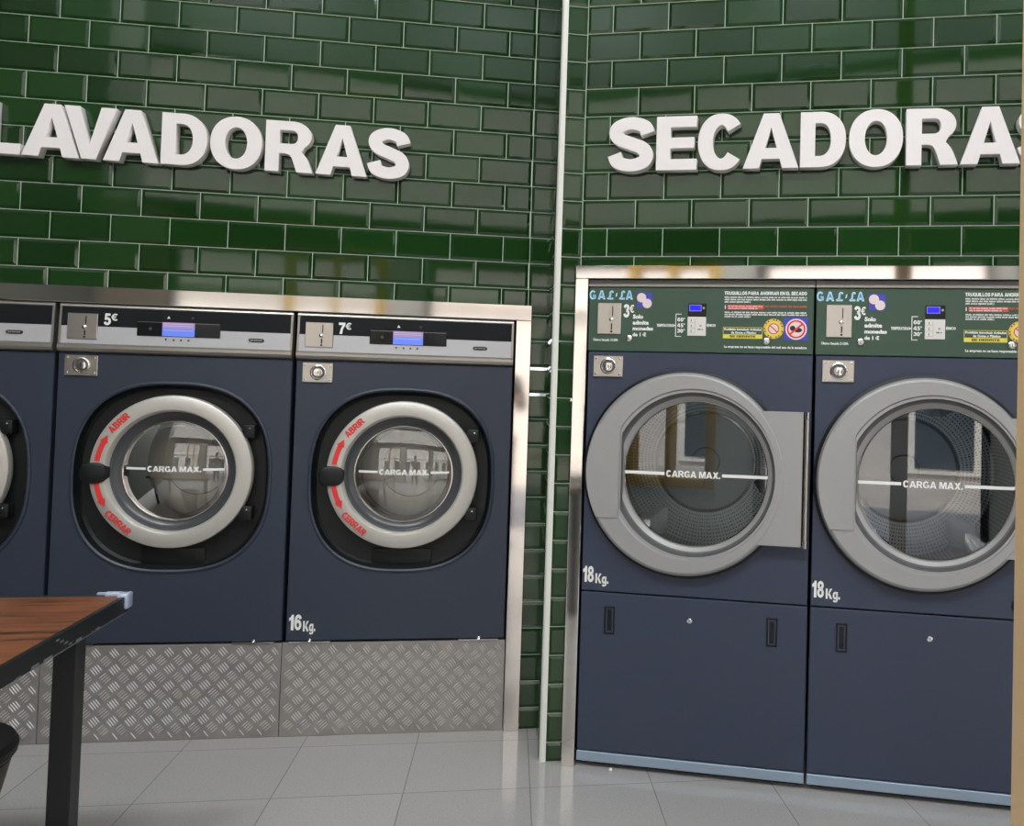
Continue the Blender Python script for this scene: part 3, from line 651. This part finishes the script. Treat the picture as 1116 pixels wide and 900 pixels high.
# ------------------------------------------------------------------ dryers
DW, DN = .789, .03
def greek(b, x0, x1, z0, z1, y, m, seed):
    rnd = random.Random(seed); x = x0
    while x < x1:
        w = rnd.randint(3, 9)
        for _ in range(w):
            lw = (z1-z0)*.55
            if x+lw > x1: return
            t = rnd.random(); b.rect(x, x+lw*.72, z0 if t < .9 else z0-.001, z1 if t > .3 else z1-.0012, y, m); x += lw
        x += (z1-z0)*.5
def brand_logo(b, x0, x1, z0, z1, y):
    n = [('G', 0, .135), ('A', .195, .36), ('£', .415, .555), ('£', .695, .82), ('A', .845, 1.0)]
    for ch, a, c in n:
        X0, X1 = x0+(x1-x0)*a, x0+(x1-x0)*c
        b.text(ch, X0-.001, X1+.001, z0-.001, z1+.001, y, 'sign_pale', 'bold'); b.text('₤' if ch == '£' else ch, X0+.0025, X1-.0025, z0+.003, z1-.003, y-.0004, 'sign_blue', 'bold' if ch == '£' else .0)
    xc = x0+(x1-x0)*.62; b.flat([(xc-.003, z0+.008), (xc+.002, z0+.010), (xc+.004, z0+.024), (xc-.001, z0+.020)], y, 'sign_pale')
def dryer(u0, label, knob=False):
    r = root('tumble_dryer', PR(u0), AR, label, 'tumble dryer', 'tumble dryers built into the right wall')
    y0 = -DN; dcx, dcz = .362, 1.035; gcx = .397
    # upper panel with the round opening
    b = MB(); N = 96
    outer = rect_loop(dcx, dcz, .004, DW-.002, .611, 1.451)
    circ = lambda c, q, y: [(c+q*math.cos(2*PI*i/N), y, dcz+q*math.sin(2*PI*i/N)) for i in range(N)]
    b.loft([Y(outer, .75), Y(outer, y0+.004), Y(rect_loop(dcx, dcz, .006, DW-.004, .613, 1.449), y0), circ(dcx, .330, y0)], 'dryer_paint')
    b.box(.004, DW-.002, y0+.02, .75, 1.451, 1.706, 'navy_side'); b.box(.004, DW-.002, y0+.02, .75, .03, .611, 'navy_side')
    b.build('cabinet', r)
    b = MB(); b.box(.004, DW-.002, y0, y0+.03, .058, .606, 'dryer_paint', .003, 1); lp = b.build('lower_panel', r)
    for a in (.090, .652):
        b = MB(); b.loft([[(x, y, z) for x, z in ((a+k, .465+k), (a+.037-k, .465+k), (a+.037-k, .560-k), (a+k, .560-k))] for k, y in ((0, y0+.002), (0, y0-.003), (.004, y0-.003), (.006, y0+.0005), (.010, y0+.0005), (.012, y0-.0015))], 'black_plastic', False, True, False); b.build('latch', lp)
    b = MB(); b.lathe(.390, .531, [(.0095, y0), (.0095, y0-.005), (.007, y0-.007), (.0001, y0-.007)], 'chrome', 24); b.box(.3892, .3908, y0-.0076, y0-.006, .526, .536, 'black_gap'); b.build('panel_lock', lp)
    b = MB(); b.box(.004, DW-.002, y0-.003, y0+.03, .021, .055, 'strip_blue', .002, 1); b.build('kick_strip', r)
    b = MB(); b.box(.02, DW-.02, y0+.04, .7, 0, .022, 'black_gap'); b.build('plinth', r)
    # green instruction fascia
    b = MB(); b.box(.002, DW-.003, y0-.002, y0+.02, 1.453, 1.678, 'fascia_green', .002, 1); fa = b.build('fascia', r)
    b = MB(); b.box(.000, DW+.001, y0-.006, y0+.02, 1.680, 1.690, 'lip_silver', .002, 1); b.box(.0, DW+.001, y0+.0, y0+.03, 1.690, 1.7055, 'dryer_groove', .001, 1); b.build('top_rail', r)
    y = y0-.0026
    b = MB(); brand_logo(b, .004, .159, 1.636, 1.666, y); b.build('logo_lettering', fa)
    b = MB(); b.rect(.175, .229, 1.606, 1.660, y, 'sticker_blue'); b.disc(.191, 1.642, .0165, y-.0004, 'sticker_pink'); b.disc(.2115, 1.622, .0165, y-.0007, 'sticker_pink')
    b.disc(.191, 1.642, .007, y-.0009, 'paper_white', 16); b.disc(.2115, 1.622, .007, y-.0012, 'paper_white', 16); b.build('coin_sticker', fa)
    b = MB(); b.text('3', .1275, .149, 1.572, 1.619, y, 'text_white', 'bold'); b.text('€', .150, .1655, 1.589, 1.617, y, 'text_white', 'bold'); b.build('price_lettering', fa); b = MB()
    b.text('Solo', .162, .199, 1.568, 1.583, y, 'text_white', .05); b.text('admite', .162, .219, 1.547, 1.562, y, 'text_white', .05); b.text('monedas', .162, .235, 1.527, 1.541, y, 'text_white', .05); b.text('de 1 €', .162, .211, 1.506, 1.520, y, 'text_white', .05)
    b.build('coin_lettering', fa)
    b = MB(); b.text('Último Secado 21:00h', .021, .110, 1.488, 1.4985, y, 'text_white', .03); b.build('hours_lettering', fa)
    b = MB(); b.text('TEMPERATURA', .248, .305, 1.541, 1.551, y, 'text_white', 'bold'); b.flat([(.306, 1.540), (.313, 1.546), (.306, 1.552)], y, 'text_white'); b.build('temperature_lettering', fa); b = MB()
    for a in ((.3135, .3160, 1.507, 1.587), (.3135, .334, 1.5845, 1.587), (.3135, .334, 1.507, 1.5095)): b.rect(*a, y, 'text_white')
    for t, z in (('60°', 1.560), ('45°', 1.540), ('30°', 1.521)): b.text(t, .320, .347, z, z+.0135, y, 'text_white', 'bold')
    b.build('temperature_scale', fa); b = MB()
    b.flat([(.4225, 1.548), (.4275, 1.540), (.4275, 1.556)], y, 'text_white'); b.text('INICIO', .429, .454, 1.5435, 1.5525, y, 'text_white', 'bold'); b.build('start_lettering', fa)
    b = MB(); b.box(.357, .4205, y-.002, y+.002, 1.578, 1.623, 'black_plastic', .001, 1); b.rect(.361, .404, 1.596, 1.619, y-.0024, 'lcd_frame'); b.rect(.3635, .4015, 1.5985, 1.6165, y-.0027, 'lcd_blue')
    b.disc(.4115, 1.6075, .0042, y-.0025, 'dryer_silver', 14); b.build('display', fa)
    b = MB(); b.box(.356, .4205, y-.002, y+.002, 1.511, 1.577, 'paper_white', .001, 1)
    for z in (1.560, 1.541, 1.523): b.text('i', .368, .3705, z, z+.009, y-.0024, 'text_dark', .02); b.rect(.364, .382, z-.003, z-.0024, y-.0024, 'dryer_groove')
    b.rect(.382, .3826, 1.519, 1.57, y-.0024, 'dryer_groove'); greek(b, .392, .412, 1.531, 1.536, y-.0024, 'text_dark', 3); b.disc(.402, 1.546, .004, y-.0024, 'dryer_silver', 12); b.build('button_pad', fa)
    b = MB(); b.text('TRUQUILLOS PARA AHORRAR EN EL SECADO', .482, .762, 1.653, 1.6665, y, 'text_white', 'bold'); b.build('advice_title', fa); b = MB()
    greek(b, .483, .765, 1.6435, 1.6485, y, 'text_white', 11); greek(b, .483, .765, 1.6355, 1.6405, y, 'text_white', 12); greek(b, .483, .573, 1.6275, 1.6325, y, 'text_white', 13); b.build('advice_lettering', fa); b = MB()
    b.rect(.4935, .617, 1.604, 1.6195, y, 'sticker_red'); greek(b, .496, .615, 1.6130, 1.6175, y-.0004, 'sticker_pink', 14); greek(b, .496, .600, 1.6055, 1.610, y-.0004, 'sticker_pink', 15); greek(b, .619, .765, 1.6125, 1.6185, y, 'sticker_red', 16); b.rect(.484, .4875, 1.6055, 1.618, y, 'sticker_pink'); b.build('advice_lettering', fa); b = MB()
    greek(b, .484, .766, 1.5915, 1.5965, y, 'text_white', 17); greek(b, .484, .766, 1.5840, 1.589, y, 'text_white', 18); greek(b, .484, .575, 1.5765, 1.5815, y, 'text_white', 19); b.build('advice_lettering', fa); b = MB()
    b.text('La empresa no se hace responsable del mal uso de la secadora', .485, .765, 1.469, 1.480, y, 'text_white', .035); b.build('notice_lettering', fa)
    b = MB(); b.rect(.480, .615, 1.504, 1.543, y, 'sticker_yellow'); b.rect(.4815, .6135, 1.5185, 1.5415, y-.0003, 'fascia_green')
    b.text('Prohibido introducir Artículos', .484, .611, 1.5315, 1.5395, y-.0006, 'text_white', .04); b.text('de Goma o Plástico', .508, .594, 1.520, 1.5285, y-.0006, 'text_white', .04); b.text('SE DERRITE', .503, .592, 1.5075, 1.5150, y-.0006, 'text_dark', 'bold'); b.build('warning_sticker', fa)
    b = MB(); c = (.6525, 1.539); b.disc(*c, .0345, y, 'sticker_orange', 40); b.lathe(c[0], c[1], [(.0265, y-.0003), (.0195, y-.0003)], 'sticker_yellow', 40)
    b.disc(*c, .0185, y-.0004, 'sticker_red', 32); b.disc(*c, .0155, y-.0007, 'sticker_pink', 32); a = math.radians(-42)
    b.flat([(c[0]+q*math.cos(a)-t*math.sin(a), c[1]+q*math.sin(a)+t*math.cos(a)) for q, t in ((-.0155, -.002), (.0155, -.002), (.0155, .002), (-.0155, .002))], y-.001, 'sticker_red')
    for i in range(20):
        a = 2*PI*i/20; b.flat([(c[0]+.0305*math.cos(a)+q*math.cos(a)-t*math.sin(a), c[1]+.0305*math.sin(a)+q*math.sin(a)+t*math.cos(a)) for q, t in ((-.0025, -.0022), (.0025, -.0022), (.0025, .0022), (-.0025, .0022))], y-.0006, 'stool_brown' if i % 3 else 'sticker_orange')
    b.build('round_sticker', fa)
    b = MB(); b.rect(.687, .768, 1.501, 1.579, y, 'sticker_blue'); c = (.7285, 1.5385); b.disc(*c, .036, y-.0003, 'sticker_pink', 40); b.disc(*c, .031, y-.0006, 'text_red', 40); b.disc(*c, .0255, y-.0009, 'sticker_pink', 36)
    b.prism(superellipse(c[0]+.006, c[1]-.003, .014, .008, 2, 24), y-.0014, y-.0012, 'text_dark'); b.prism(superellipse(c[0]-.012, c[1]+.003, .009, .009, 2, 24), y-.0014, y-.0012, 'text_dark')
    a = math.radians(40); b.flat([(c[0]+q*math.cos(a)-t*math.sin(a), c[1]+q*math.sin(a)+t*math.cos(a)) for q, t in ((-.028, -.003), (.028, -.003), (.028, .003), (-.028, .003))], y-.0018, 'text_red'); b.build('prohibition_sticker', fa)
    for x, z in ((.150, 1.4985), (.629, 1.4955)):
        b = MB(); b.lathe(x, z, [(.0115, y), (.0115, y-.006), (.008, y-.008), (.0001, y-.008)], 'chrome', 24); b.box(x-.0008, x+.0008, y-.0086, y-.007, z-.005, z+.005, 'black_gap'); b.build('fascia_lock', fa)
    coin_plate(r, .0355, .120, 1.5125, 1.6225, y0-.004, 'brushed_steel')
    coin_box(r, .026, .131, 1.362, 1.436, y0)
    # door
    yf = -.075; X0 = .1385
    def loop(c, q, y, cut=None):
        out = []
        for i in range(144):
            a = 2*PI*i/144; dx, dz = math.cos(a), math.sin(a); e = gcx-c
            t = -e*dx+math.sqrt(max(0, (e*dx)**2-(e*e-q*q)))
            x, z = gcx+t*dx, t*dz
            if cut is not None and x < cut: t = (cut-gcx)/dx; x = cut; z = t*dz
            out.append((x, y, dcz+z))
        return out
    b = MB(); b.loft([loop(dcx, .340, y0+.001), loop(dcx, .358, y0-.004), loop(dcx, .358, y0-.016), loop(dcx, .347, y0-.022)], 'black_plastic'); ring_g = b
    b = MB(); b.loft([loop(dcx, .3465, y0+.005), loop(dcx, .3475, yf+.016), loop(dcx, .342, yf+.005), loop(dcx, .334, yf), loop(gcx-.010, .292, yf, X0), loop(gcx-.008, .288, yf+.006, X0+.002), loop(gcx-.006, .280, yf+.006, X0+.004)], 'dryer_silver')
    b.loft([loop(gcx-.006, .280, yf+.006, X0+.004), loop(gcx-.003, .272, yf+.026, X0+.006), loop(gcx-.003, .266, yf+.028, X0+.007)], 'dryer_groove')
    b.loft([loop(gcx-.003, .266, yf+.028, X0+.007), loop(gcx, .257, yf+.036, X0+.008), loop(gcx, .251, yf+.040, X0+.010)], 'dryer_silver')
    d = b.build('door', r, sharp=25); tag(d, 'grey silver round door ring')
    ring_g.build('door_seal', d)
    b = MB(); b.loft([loop(gcx, .2525, yf+.037, X0+.009), loop(gcx, .2485, yf+.034, X0+.012), loop(gcx, .2455, yf+.038, X0+.014)], 'chrome'); b.build('glass_rim', d)
    gy = yf+.040
    b = MB(); l = loop(gcx, .2525, gy, X0+.010)
    b.loft([[(x, gy, z) for x, _, z in l], [(x, gy+.006, z) for x, _, z in l]], 'dryer_glass', True, True, False); b.build('door_glass', d)
    b = MB(); carga(b, gcx, 1.032, X0+.012, .296, .484, .645, .0105, .0232, lambda x, z, lift=0: gy-.0015); b.build('load_line', d)
    pts = []
    for i in range(13):
        z = .876+(1.194-.876)*i/12; pts.append((dcx-math.sqrt(.3405**2-(z-dcz)**2), z))
    b = MB(); b.prism([(X0-.003, .876), (X0-.003, 1.194)]+pts[::-1], yf-.004, yf+.004, 'dryer_silver'); b.build('door_handle', d)
    pts = []
    for i in range(15):
        z = .810+(1.258-.810)*i/14; pts.append((dcx+math.sqrt(.330**2-min(.33**2, (z-dcz)**2))-.02, z))
    b = MB(); b.prism([(.760, .810), (.760, 1.258)]+pts[::-1], yf+.0015, y0+.0, 'dryer_silver'); b.build('hinge_plate', d)
    b = MB(); b.box(.760, .768, yf+.02, y0, .812, 1.256, 'black_gap'); b.tube([(.773, yf+.010, .806), (.773, yf+.010, 1.258)], .0075, 'brushed_steel'); 
    for z in (.806, 1.234): b.tube([(.773, yf+.010, z), (.773, yf+.010, z+.024)], .0095, 'chrome')
    b.build('hinge_rod', d)
    # drum
    b = MB(); b.lathe(dcx, dcz, [(.330, y0), (.325, .03), (.335, .05)], 'drum_seal', 72); dm = b.build('drum_collar', r)
    b = MB(); n = 96; uvs = []
    prof = [(.345, .05), (.345, .52), (.335, .545), (.205, .56)]; L_ = [0]
    for i in range(1, len(prof)): L_.append(L_[-1]+math.hypot(prof[i][0]-prof[i-1][0], prof[i][1]-prof[i-1][1]))
    loops = [[(dcx+q*math.cos(2*PI*i/n), yy, dcz+q*math.sin(2*PI*i/n)) for i in range(n)] for q, yy in prof]
    b.loft(loops, 'drum_perforated'); o = b.build('drum', r, fix=False)
    ul = o.data.uv_layers.new(name='UVMap'); K = 150
    for pi, poly in enumerate(o.data.polygons):
        a, i = divmod(pi, n)
        for li, (aa, ii) in zip(poly.loop_indices, ((a, i), (a, i+1), (a+1, i+1), (a+1, i))): ul.data[li].uv = (ii/n*K, L_[aa]/.0142)
    b = MB(); b.lathe(dcx, dcz, [(.207, .559), (.203, .551), (.199, .555), (.195, .562), (.06, .570), (.055, .565), (.0001, .565)], 'drum_disc', 72); b.lathe(dcx, dcz, [(.207, .557), (.2065, .550), (.199, .5495), (.198, .556)], 'chrome', 72); b.build('drum_back', o)
    for k in range(3):
        a = math.radians(-128+120*k if u0 < .5 else -48+120*k); c_, s_ = math.cos(a), math.sin(a); b = MB(); loops = []
        for yy, h in ((.06, .01), (.09, .115), (.5, .115), (.53, .01)):
            loops.append([(dcx+(q*c_-t*s_), yy, dcz+(q*s_+t*c_)) for q, t in ((.345, -.07), (.345-h*.75, -.03), (.345-h, .0), (.345-h*.75, .03), (.345, .07))])
        b.loft(loops, 'drum_fin', True, True); b.build('drum_lifter', o)
    b = MB(); b.text('18', .009, .048, .640, .696, y0-.0008, 'text_white', 'bold'); b.text('Kg.', .054, .101, .628, .672, y0-.0008, 'text_white', 'bold'); b.build('capacity_lettering', r)
    if knob:
        b = MB(); b.lathe(.668, .655, [(.027, y0), (.027, y0-.012), (.022, y0-.018), (.0001, y0-.019)], 'black_plastic', 32); b.build('knob', r)
    return r
dryer(-.052, 'dark navy tumble dryer beside the tiled corner, its whole door in view')
dryer(.740, 'dark navy tumble dryer at the right edge, its door cut by the wooden post', True)
strip((-.098, 1.60, -.047, -.001, 1.7075, 1.754), PR(0), AR, 'long horizontal steel trim above the tumble dryers')
strip((-.098, -.0525, -.0465, -.001, 0, 1.707), PR(0), AR, 'narrow steel upright left of the tumble dryers, at the tiled corner')

strip((1.533, 1.60, -.0465, -.001, 0, 1.707), PR(0), AR, 'steel upright right of the last tumble dryer, hidden by the wooden post')

# ------------------------------------------------------------------ sign letters
def letter(ch, x0, x1, z0, H, loc_fn, rz, label, group, seed):
    w = x1-x0
    if ch in 'SC':                                       # swept stroke with square ends and softened edges
        pts = glyph(ch, w, H)[0]; n = len(pts)//2; A, B = pts[:n], pts[n:][::-1]; e = .0012; loops = []
        for (ax, az), (bx, bz) in zip(A, B):
            dx, dz = bx-ax, bz-az; q = math.hypot(dx, dz); dx, dz = dx/q*e, dz/q*e
            loops.append([(ax, 0, az), (ax, -.0388, az), (ax+dx, -.040, az+dz), (bx-dx, -.040, bz-dz), (bx, -.0388, bz), (bx, 0, bz)])
        b = MB(); b.loft(loops, 'letter_white', True, True, True); o = b.build('sign_letter', sharp=30); place(o, loc_fn(x0, .0035, z0), rz)
        return tag(o, label, 'sign letter', group)
    cu = bpy.data.curves.new('outline', 'CURVE'); cu.dimensions = '2D'; cu.fill_mode = 'BOTH'; cu.extrude = .0188; cu.bevel_depth = .0012; cu.bevel_resolution = 1; cu.offset = -.0012
    for pts in glyph(ch, w, H):
        sp = cu.splines.new('POLY'); sp.points.add(len(pts)-1); sp.use_cyclic_u = True
        for p, q in zip(sp.points, pts): p.co = (q[0], q[1], 0, 1)
    o = bpy.data.objects.new('outline', cu); C.objects.link(o); dg = bpy.context.evaluated_depsgraph_get(); dg.update()
    me = bpy.data.meshes.new_from_object(o.evaluated_get(dg)); bpy.data.objects.remove(o); bpy.data.curves.remove(cu)
    for v in me.vertices: x, yy, z = v.co; v.co = (x, -z-.020, yy)
    me.materials.clear(); me.materials.append(MATS['letter_white']); me.name = 'sign_letter'
    bm = bmesh.new(); bm.from_mesh(me); bmesh.ops.remove_doubles(bm, verts=bm.verts[:], dist=1e-6); bmesh.ops.recalc_face_normals(bm, faces=bm.faces[:]); bm.to_mesh(me); bm.free()
    o = bpy.data.objects.new('sign_letter', me); C.objects.link(o); place(o, loc_fn(x0, .0035, z0), rz)
    return tag(o, label, 'sign letter', group)
first = {0: 'first', 1: 'second', 2: 'third'}
def sign(word, spans, z0, H, fn, rz, group):
    for i, (ch, (a, c)) in enumerate(zip(word, spans)):
        total = word.count(ch); k = word[:i].count(ch)
        nb = ('before the ' + word[i+1] if i == 0 else 'after the ' + word[i-1] if i == len(word)-1 else 'between %s and %s' % (word[i-1], word[i+1]))
        which = ('only letter %s' % ch) if total == 1 else ('%s letter %s' % (first[k], ch))
        letter(ch, a, c, z0, H, fn, rz, 'white block %s of the %s sign, %s' % (which, word, nb), group, i)
sign('LAVADORAS', [(-.222, -.088), (-.084, .106), (.050, .224), (.184, .372), (.377, .534), (.544, .724), (.736, .906), (.916, 1.102), (1.106, 1.252)], 2.0935, .190, PL, AL, 'white block letters of the LAVADORAS sign')
sign('SECADORAS', [(.008, .167), (.178, .322), (.326, .486), (.482, .672), (.676, .828), (.838, 1.014), (1.024, 1.190), (1.196, 1.384), (1.378, 1.536)], 2.0885, .190, PR, AR, 'white block letters of the SECADORAS sign')

# ------------------------------------------------------------------ table
c0 = Vector((-1.318, 2.252, 0)); ang = math.atan2(.614, -.134)-PI/2-math.radians(1.5)   # direction of the right edge
tx = root('table', (c0.x, c0.y, 0), ang, 'wooden table with a black steel edge in the left foreground', 'table')
TW, TD, TZ = 1.25, 1.15, .75
b = MB(); b.box(-TW+.012, -.012, -TD+.012, -.012, TZ-.028, TZ, 'table_wood', .001, 1); b.build('tabletop', tx)
b = MB()
for a in ((-TW, 0, -.012, 0), (-TW, 0, -TD, -TD+.012), (-TW, -TW+.012, -TD+.012, -.012), (-.012, 0, -TD+.012, -.012)): b.box(*a, TZ-.040, TZ+.0015, 'table_steel', .0015, 1)
rnd = random.Random(3)
for i in range(9):                                       # worn bare-metal marks on the edge
    y = -.03-rnd.random()*.6; b.box(-.003, .0006, y-.004-rnd.random()*.03, y, TZ-.0405+rnd.random()*.004, TZ-.037+rnd.random()*.005, 'worn_edge')
b.box(-.002, .0005, -.5, -.02, TZ-.0402, TZ-.0385, 'worn_edge')
for i in range(4): b.box(-.002, .0005, -.33-.02*i, -.315-.02*i, TZ-.035+.008*i, TZ-.031+.008*i, 'worn_edge')
b.build('steel_edge', tx)
for (x, y) in ((-.012, -.21), (-TW+.09, -.21), (-.012, -TD+.09), (-TW+.09, -TD+.09)):
    b = MB(); b.box(x-.048, x, y-.05, y, 0, TZ-.04, 'table_steel', .002, 1); b.build('leg', tx)
b = MB()
b.box(-.055, .006, -.012, .006, TZ-.004, TZ+.010, 'tape_silver', .005, 3); b.box(-.020, .008, -.030, .007, TZ-.030, TZ+.010, 'tape_silver', .006, 3); b.box(-.075, -.02, -.006, .005, TZ+.001, TZ+.008, 'tape_silver', .003, 2)
o = b.build('corner_guard', tx); tag(o, 'torn silvery corner cover')

# stool at the left edge
sx = root('stool', (-1.638, 2.00, 0), .2, 'dark stool with a brown shell at the bottom left, half under the table', 'stool')
b = MB(); seg = 48
def ring3(q, z): return [(q*math.cos(2*PI*i/seg), q*math.sin(2*PI*i/seg), z) for i in range(seg)]
b.loft([ring3(.150, .405), ring3(.180, .408), ring3(.190, .420), ring3(.192, .436), ring3(.184, .450), ring3(.15, .456), ring3(.08, .458), ring3(.001, .458)], 'stool_dark', True, True); b.build('seat_cushion', sx)
b = MB(); b.loft([ring3(.12, .0), ring3(.125, .01), ring3(.125, .12), ring3(.140, .24), ring3(.165, .34), ring3(.180, .405), ring3(.10, .406)], 'stool_brown', True, True); b.build('shell', sx)

# wooden post at the right edge
b = MB(); b.box(0, .006, -.030, .03, 0, CEIL, 'post_edge', .001, 1); b.box(.006, .075, -.03, .03, 0, CEIL, 'post_wood', .001, 1)
o = b.build('wooden_post'); place(o, (.6875, 1.60, 0), 0); tag(o, 'tall tan wooden post at the right edge of the photo', 'post')
# small pearl on the floor
b = MB(); b.lathe(0, .006, [(.0001, -.006), (.004, -.0048), (.0062, -.001), (.006, .002), (.0035, .005), (.0001, .0058)], 'pearl', 20)
o = b.build('pebble'); fz = Vector((-.097, 3.05, 0)); place(o, fz, 0); tag(o, 'tiny white pebble on the floor in front of the dryers', 'pebble')

# the photographer in the doorway: seen only in the machines' glass and steel
mat('skin', lin(205, 160, 132), .5); mat('shirt_dark', lin(42, 46, 58), .8); mat('trousers_dark', lin(36, 38, 44), .8); mat('hair_dark', lin(34, 26, 20), .6); mat('shoe_dark', lin(28, 26, 26), .5)
def skinned(name, verts, edges, radii, rootv, m, parent, levels=2):
    me = bpy.data.meshes.new(name); me.from_pydata(verts, edges, []); o = bpy.data.objects.new(name, me); C.objects.link(o)
    md = o.modifiers.new('Skin', 'SKIN'); md.use_smooth_shade = True
    for v, q in zip(me.skin_vertices[0].data, radii): v.radius = q if isinstance(q, tuple) else (q, q)
    me.skin_vertices[0].data[rootv].use_root = True
    sb = o.modifiers.new('Subdivision', 'SUBSURF'); sb.levels = sb.render_levels = levels
    dg = bpy.context.evaluated_depsgraph_get(); dg.update(); nm = bpy.data.meshes.new_from_object(o.evaluated_get(dg)); bpy.data.objects.remove(o)
    nm.materials.clear(); nm.materials.append(MATS[m]); o = bpy.data.objects.new(name, nm); C.objects.link(o)
    if parent: o.parent = parent
    return o
px = root('person', (-.05, -.62, 0), 0, 'person in dark clothes holding up a phone, reflected in the 7€ washing machine glass', 'person')
HV = [(0, 0, .93), (0, 0, 1.10), (0, .005, 1.28), (0, 0, 1.42), (0, .01, 1.49), (0, .02, 1.56), (0, .03, 1.66), (0, .02, 1.72)]
HE = [(i, i+1) for i in range(7)]; HR = [(.155, .105), (.135, .095), (.155, .10), (.10, .075), (.052, .052), (.062, .075), (.072, .088), (.045, .055)]
for sg in (-1, 1):
    b0 = len(HV)
    HV += [(sg*.095, 0, .86), (sg*.105, .012, .48), (sg*.115, -.01, .09), (sg*.125, .10, .045)]; HE += [(0, b0), (b0, b0+1), (b0+1, b0+2), (b0+2, b0+3)]; HR += [.088, .058, .042, (.042, .034)]
    b1 = len(HV)
    HV += [(sg*.17, 0, 1.395), (sg*.225, .07, 1.17), (sg*.13, .30, 1.26), (sg*.085, .365, 1.275)]; HE += [(3, b1), (b1, b1+1), (b1+1, b1+2), (b1+2, b1+3)]; HR += [.062, .043, .030, (.034, .022)]
    for k in range(4):                                   # fingers closed round the phone
        z = 1.302-.020*k; f0 = len(HV); HV += [(sg*(.078), .392, z), (sg*.066, .415, z), (sg*.045, .418, z-.002)]; HE += [(b1+3, f0), (f0, f0+1), (f0+1, f0+2)]; HR += [.0088, .0082, .0075]
    f0 = len(HV); HV += [(sg*.062, .372, 1.30), (sg*.045, .378, 1.325)]; HE += [(b1+3, f0), (f0, f0+1)]; HR += [.0100, .0085]
skinned('body', HV, HE, HR, 0, 'skin', px)
tor = [(0, 0, .95), (0, 0, 1.10), (0, .005, 1.28), (0, 0, 1.41)]; te = [(0, 1), (1, 2), (2, 3)]; tr = [(.168, .118), (.150, .108), (.170, .114), (.112, .086)]
for sg in (-1, 1):
    b0 = len(tor); tor += [(sg*.17, 0, 1.395), (sg*.225, .07, 1.17), (sg*.15, .26, 1.245)]; te += [(3, b0), (b0, b0+1), (b0+1, b0+2)]; tr += [.075, .056, .043]
skinned('shirt', tor, te, tr, 0, 'shirt_dark', px)
leg = [(0, 0, .96)]; le = []; lr = [(.166, .118)]
for sg in (-1, 1):
    b0 = len(leg); leg += [(sg*.095, 0, .86), (sg*.105, .012, .48), (sg*.115, -.01, .11)]; le += [(0, b0), (b0, b0+1), (b0+1, b0+2)]; lr += [.102, .074, .060]
skinned('trousers', leg, le, lr, 0, 'trousers_dark', px)
for sg in (-1, 1): skinned('shoe', [(sg*.115, -.05, .045), (sg*.118, .04, .045), (sg*.127, .15, .036)], [(0, 1), (1, 2)], [(.045, .045), (.047, .044), (.04, .034)], 1, 'shoe_dark', px)
skinned('hair', [(0, -.035, 1.62), (0, -.015, 1.70), (0, .03, 1.745)], [(0, 1), (1, 2)], [(.078, .06), (.086, .082), (.070, .05)], 1, 'hair_dark', px)
b = MB(); b.box(-.067, .067, .395, .404, 1.235, 1.312, 'black_plastic', .003); o = b.build('phone'); place(o, (-.05, -.62, 0)); tag(o, 'dark phone held up sideways by the person in the doorway', 'phone')

# fill lamps added to brighten the room, placed clear of most tile reflections
for i, (x, y, w) in enumerate(FILL_LAMPS):
    r = root('fill_lamp', (x, y, CEIL), 0, 'added flat white fill lamp on the ceiling near the shop window, %s' % ('on the table side' if i == 0 else 'above the doorway' if i == 1 else 'on the tumble dryer side'), 'lamp', 'added fill lamps')
    b = MB(); b.box(-.62, .62, -.32, .32, -.05, -.001, 'fill_lamp_body', .006); b.build('housing', r)
    b = MB(); b.box(-.58, .58, -.28, .28, -.056, -.0505, 'fill_lamp_diffuser'); b.build('diffuser', r)
    ld = bpy.data.lights.new('fill_light', 'AREA'); ld.shape = 'RECTANGLE'; ld.size = 1.16; ld.size_y = .56; ld.energy = w; ld.color = (.92, .96, 1)
    lo = bpy.data.objects.new('fill_light', ld); C.objects.link(lo); lo.parent = r; lo.location = (0, 0, -.06)
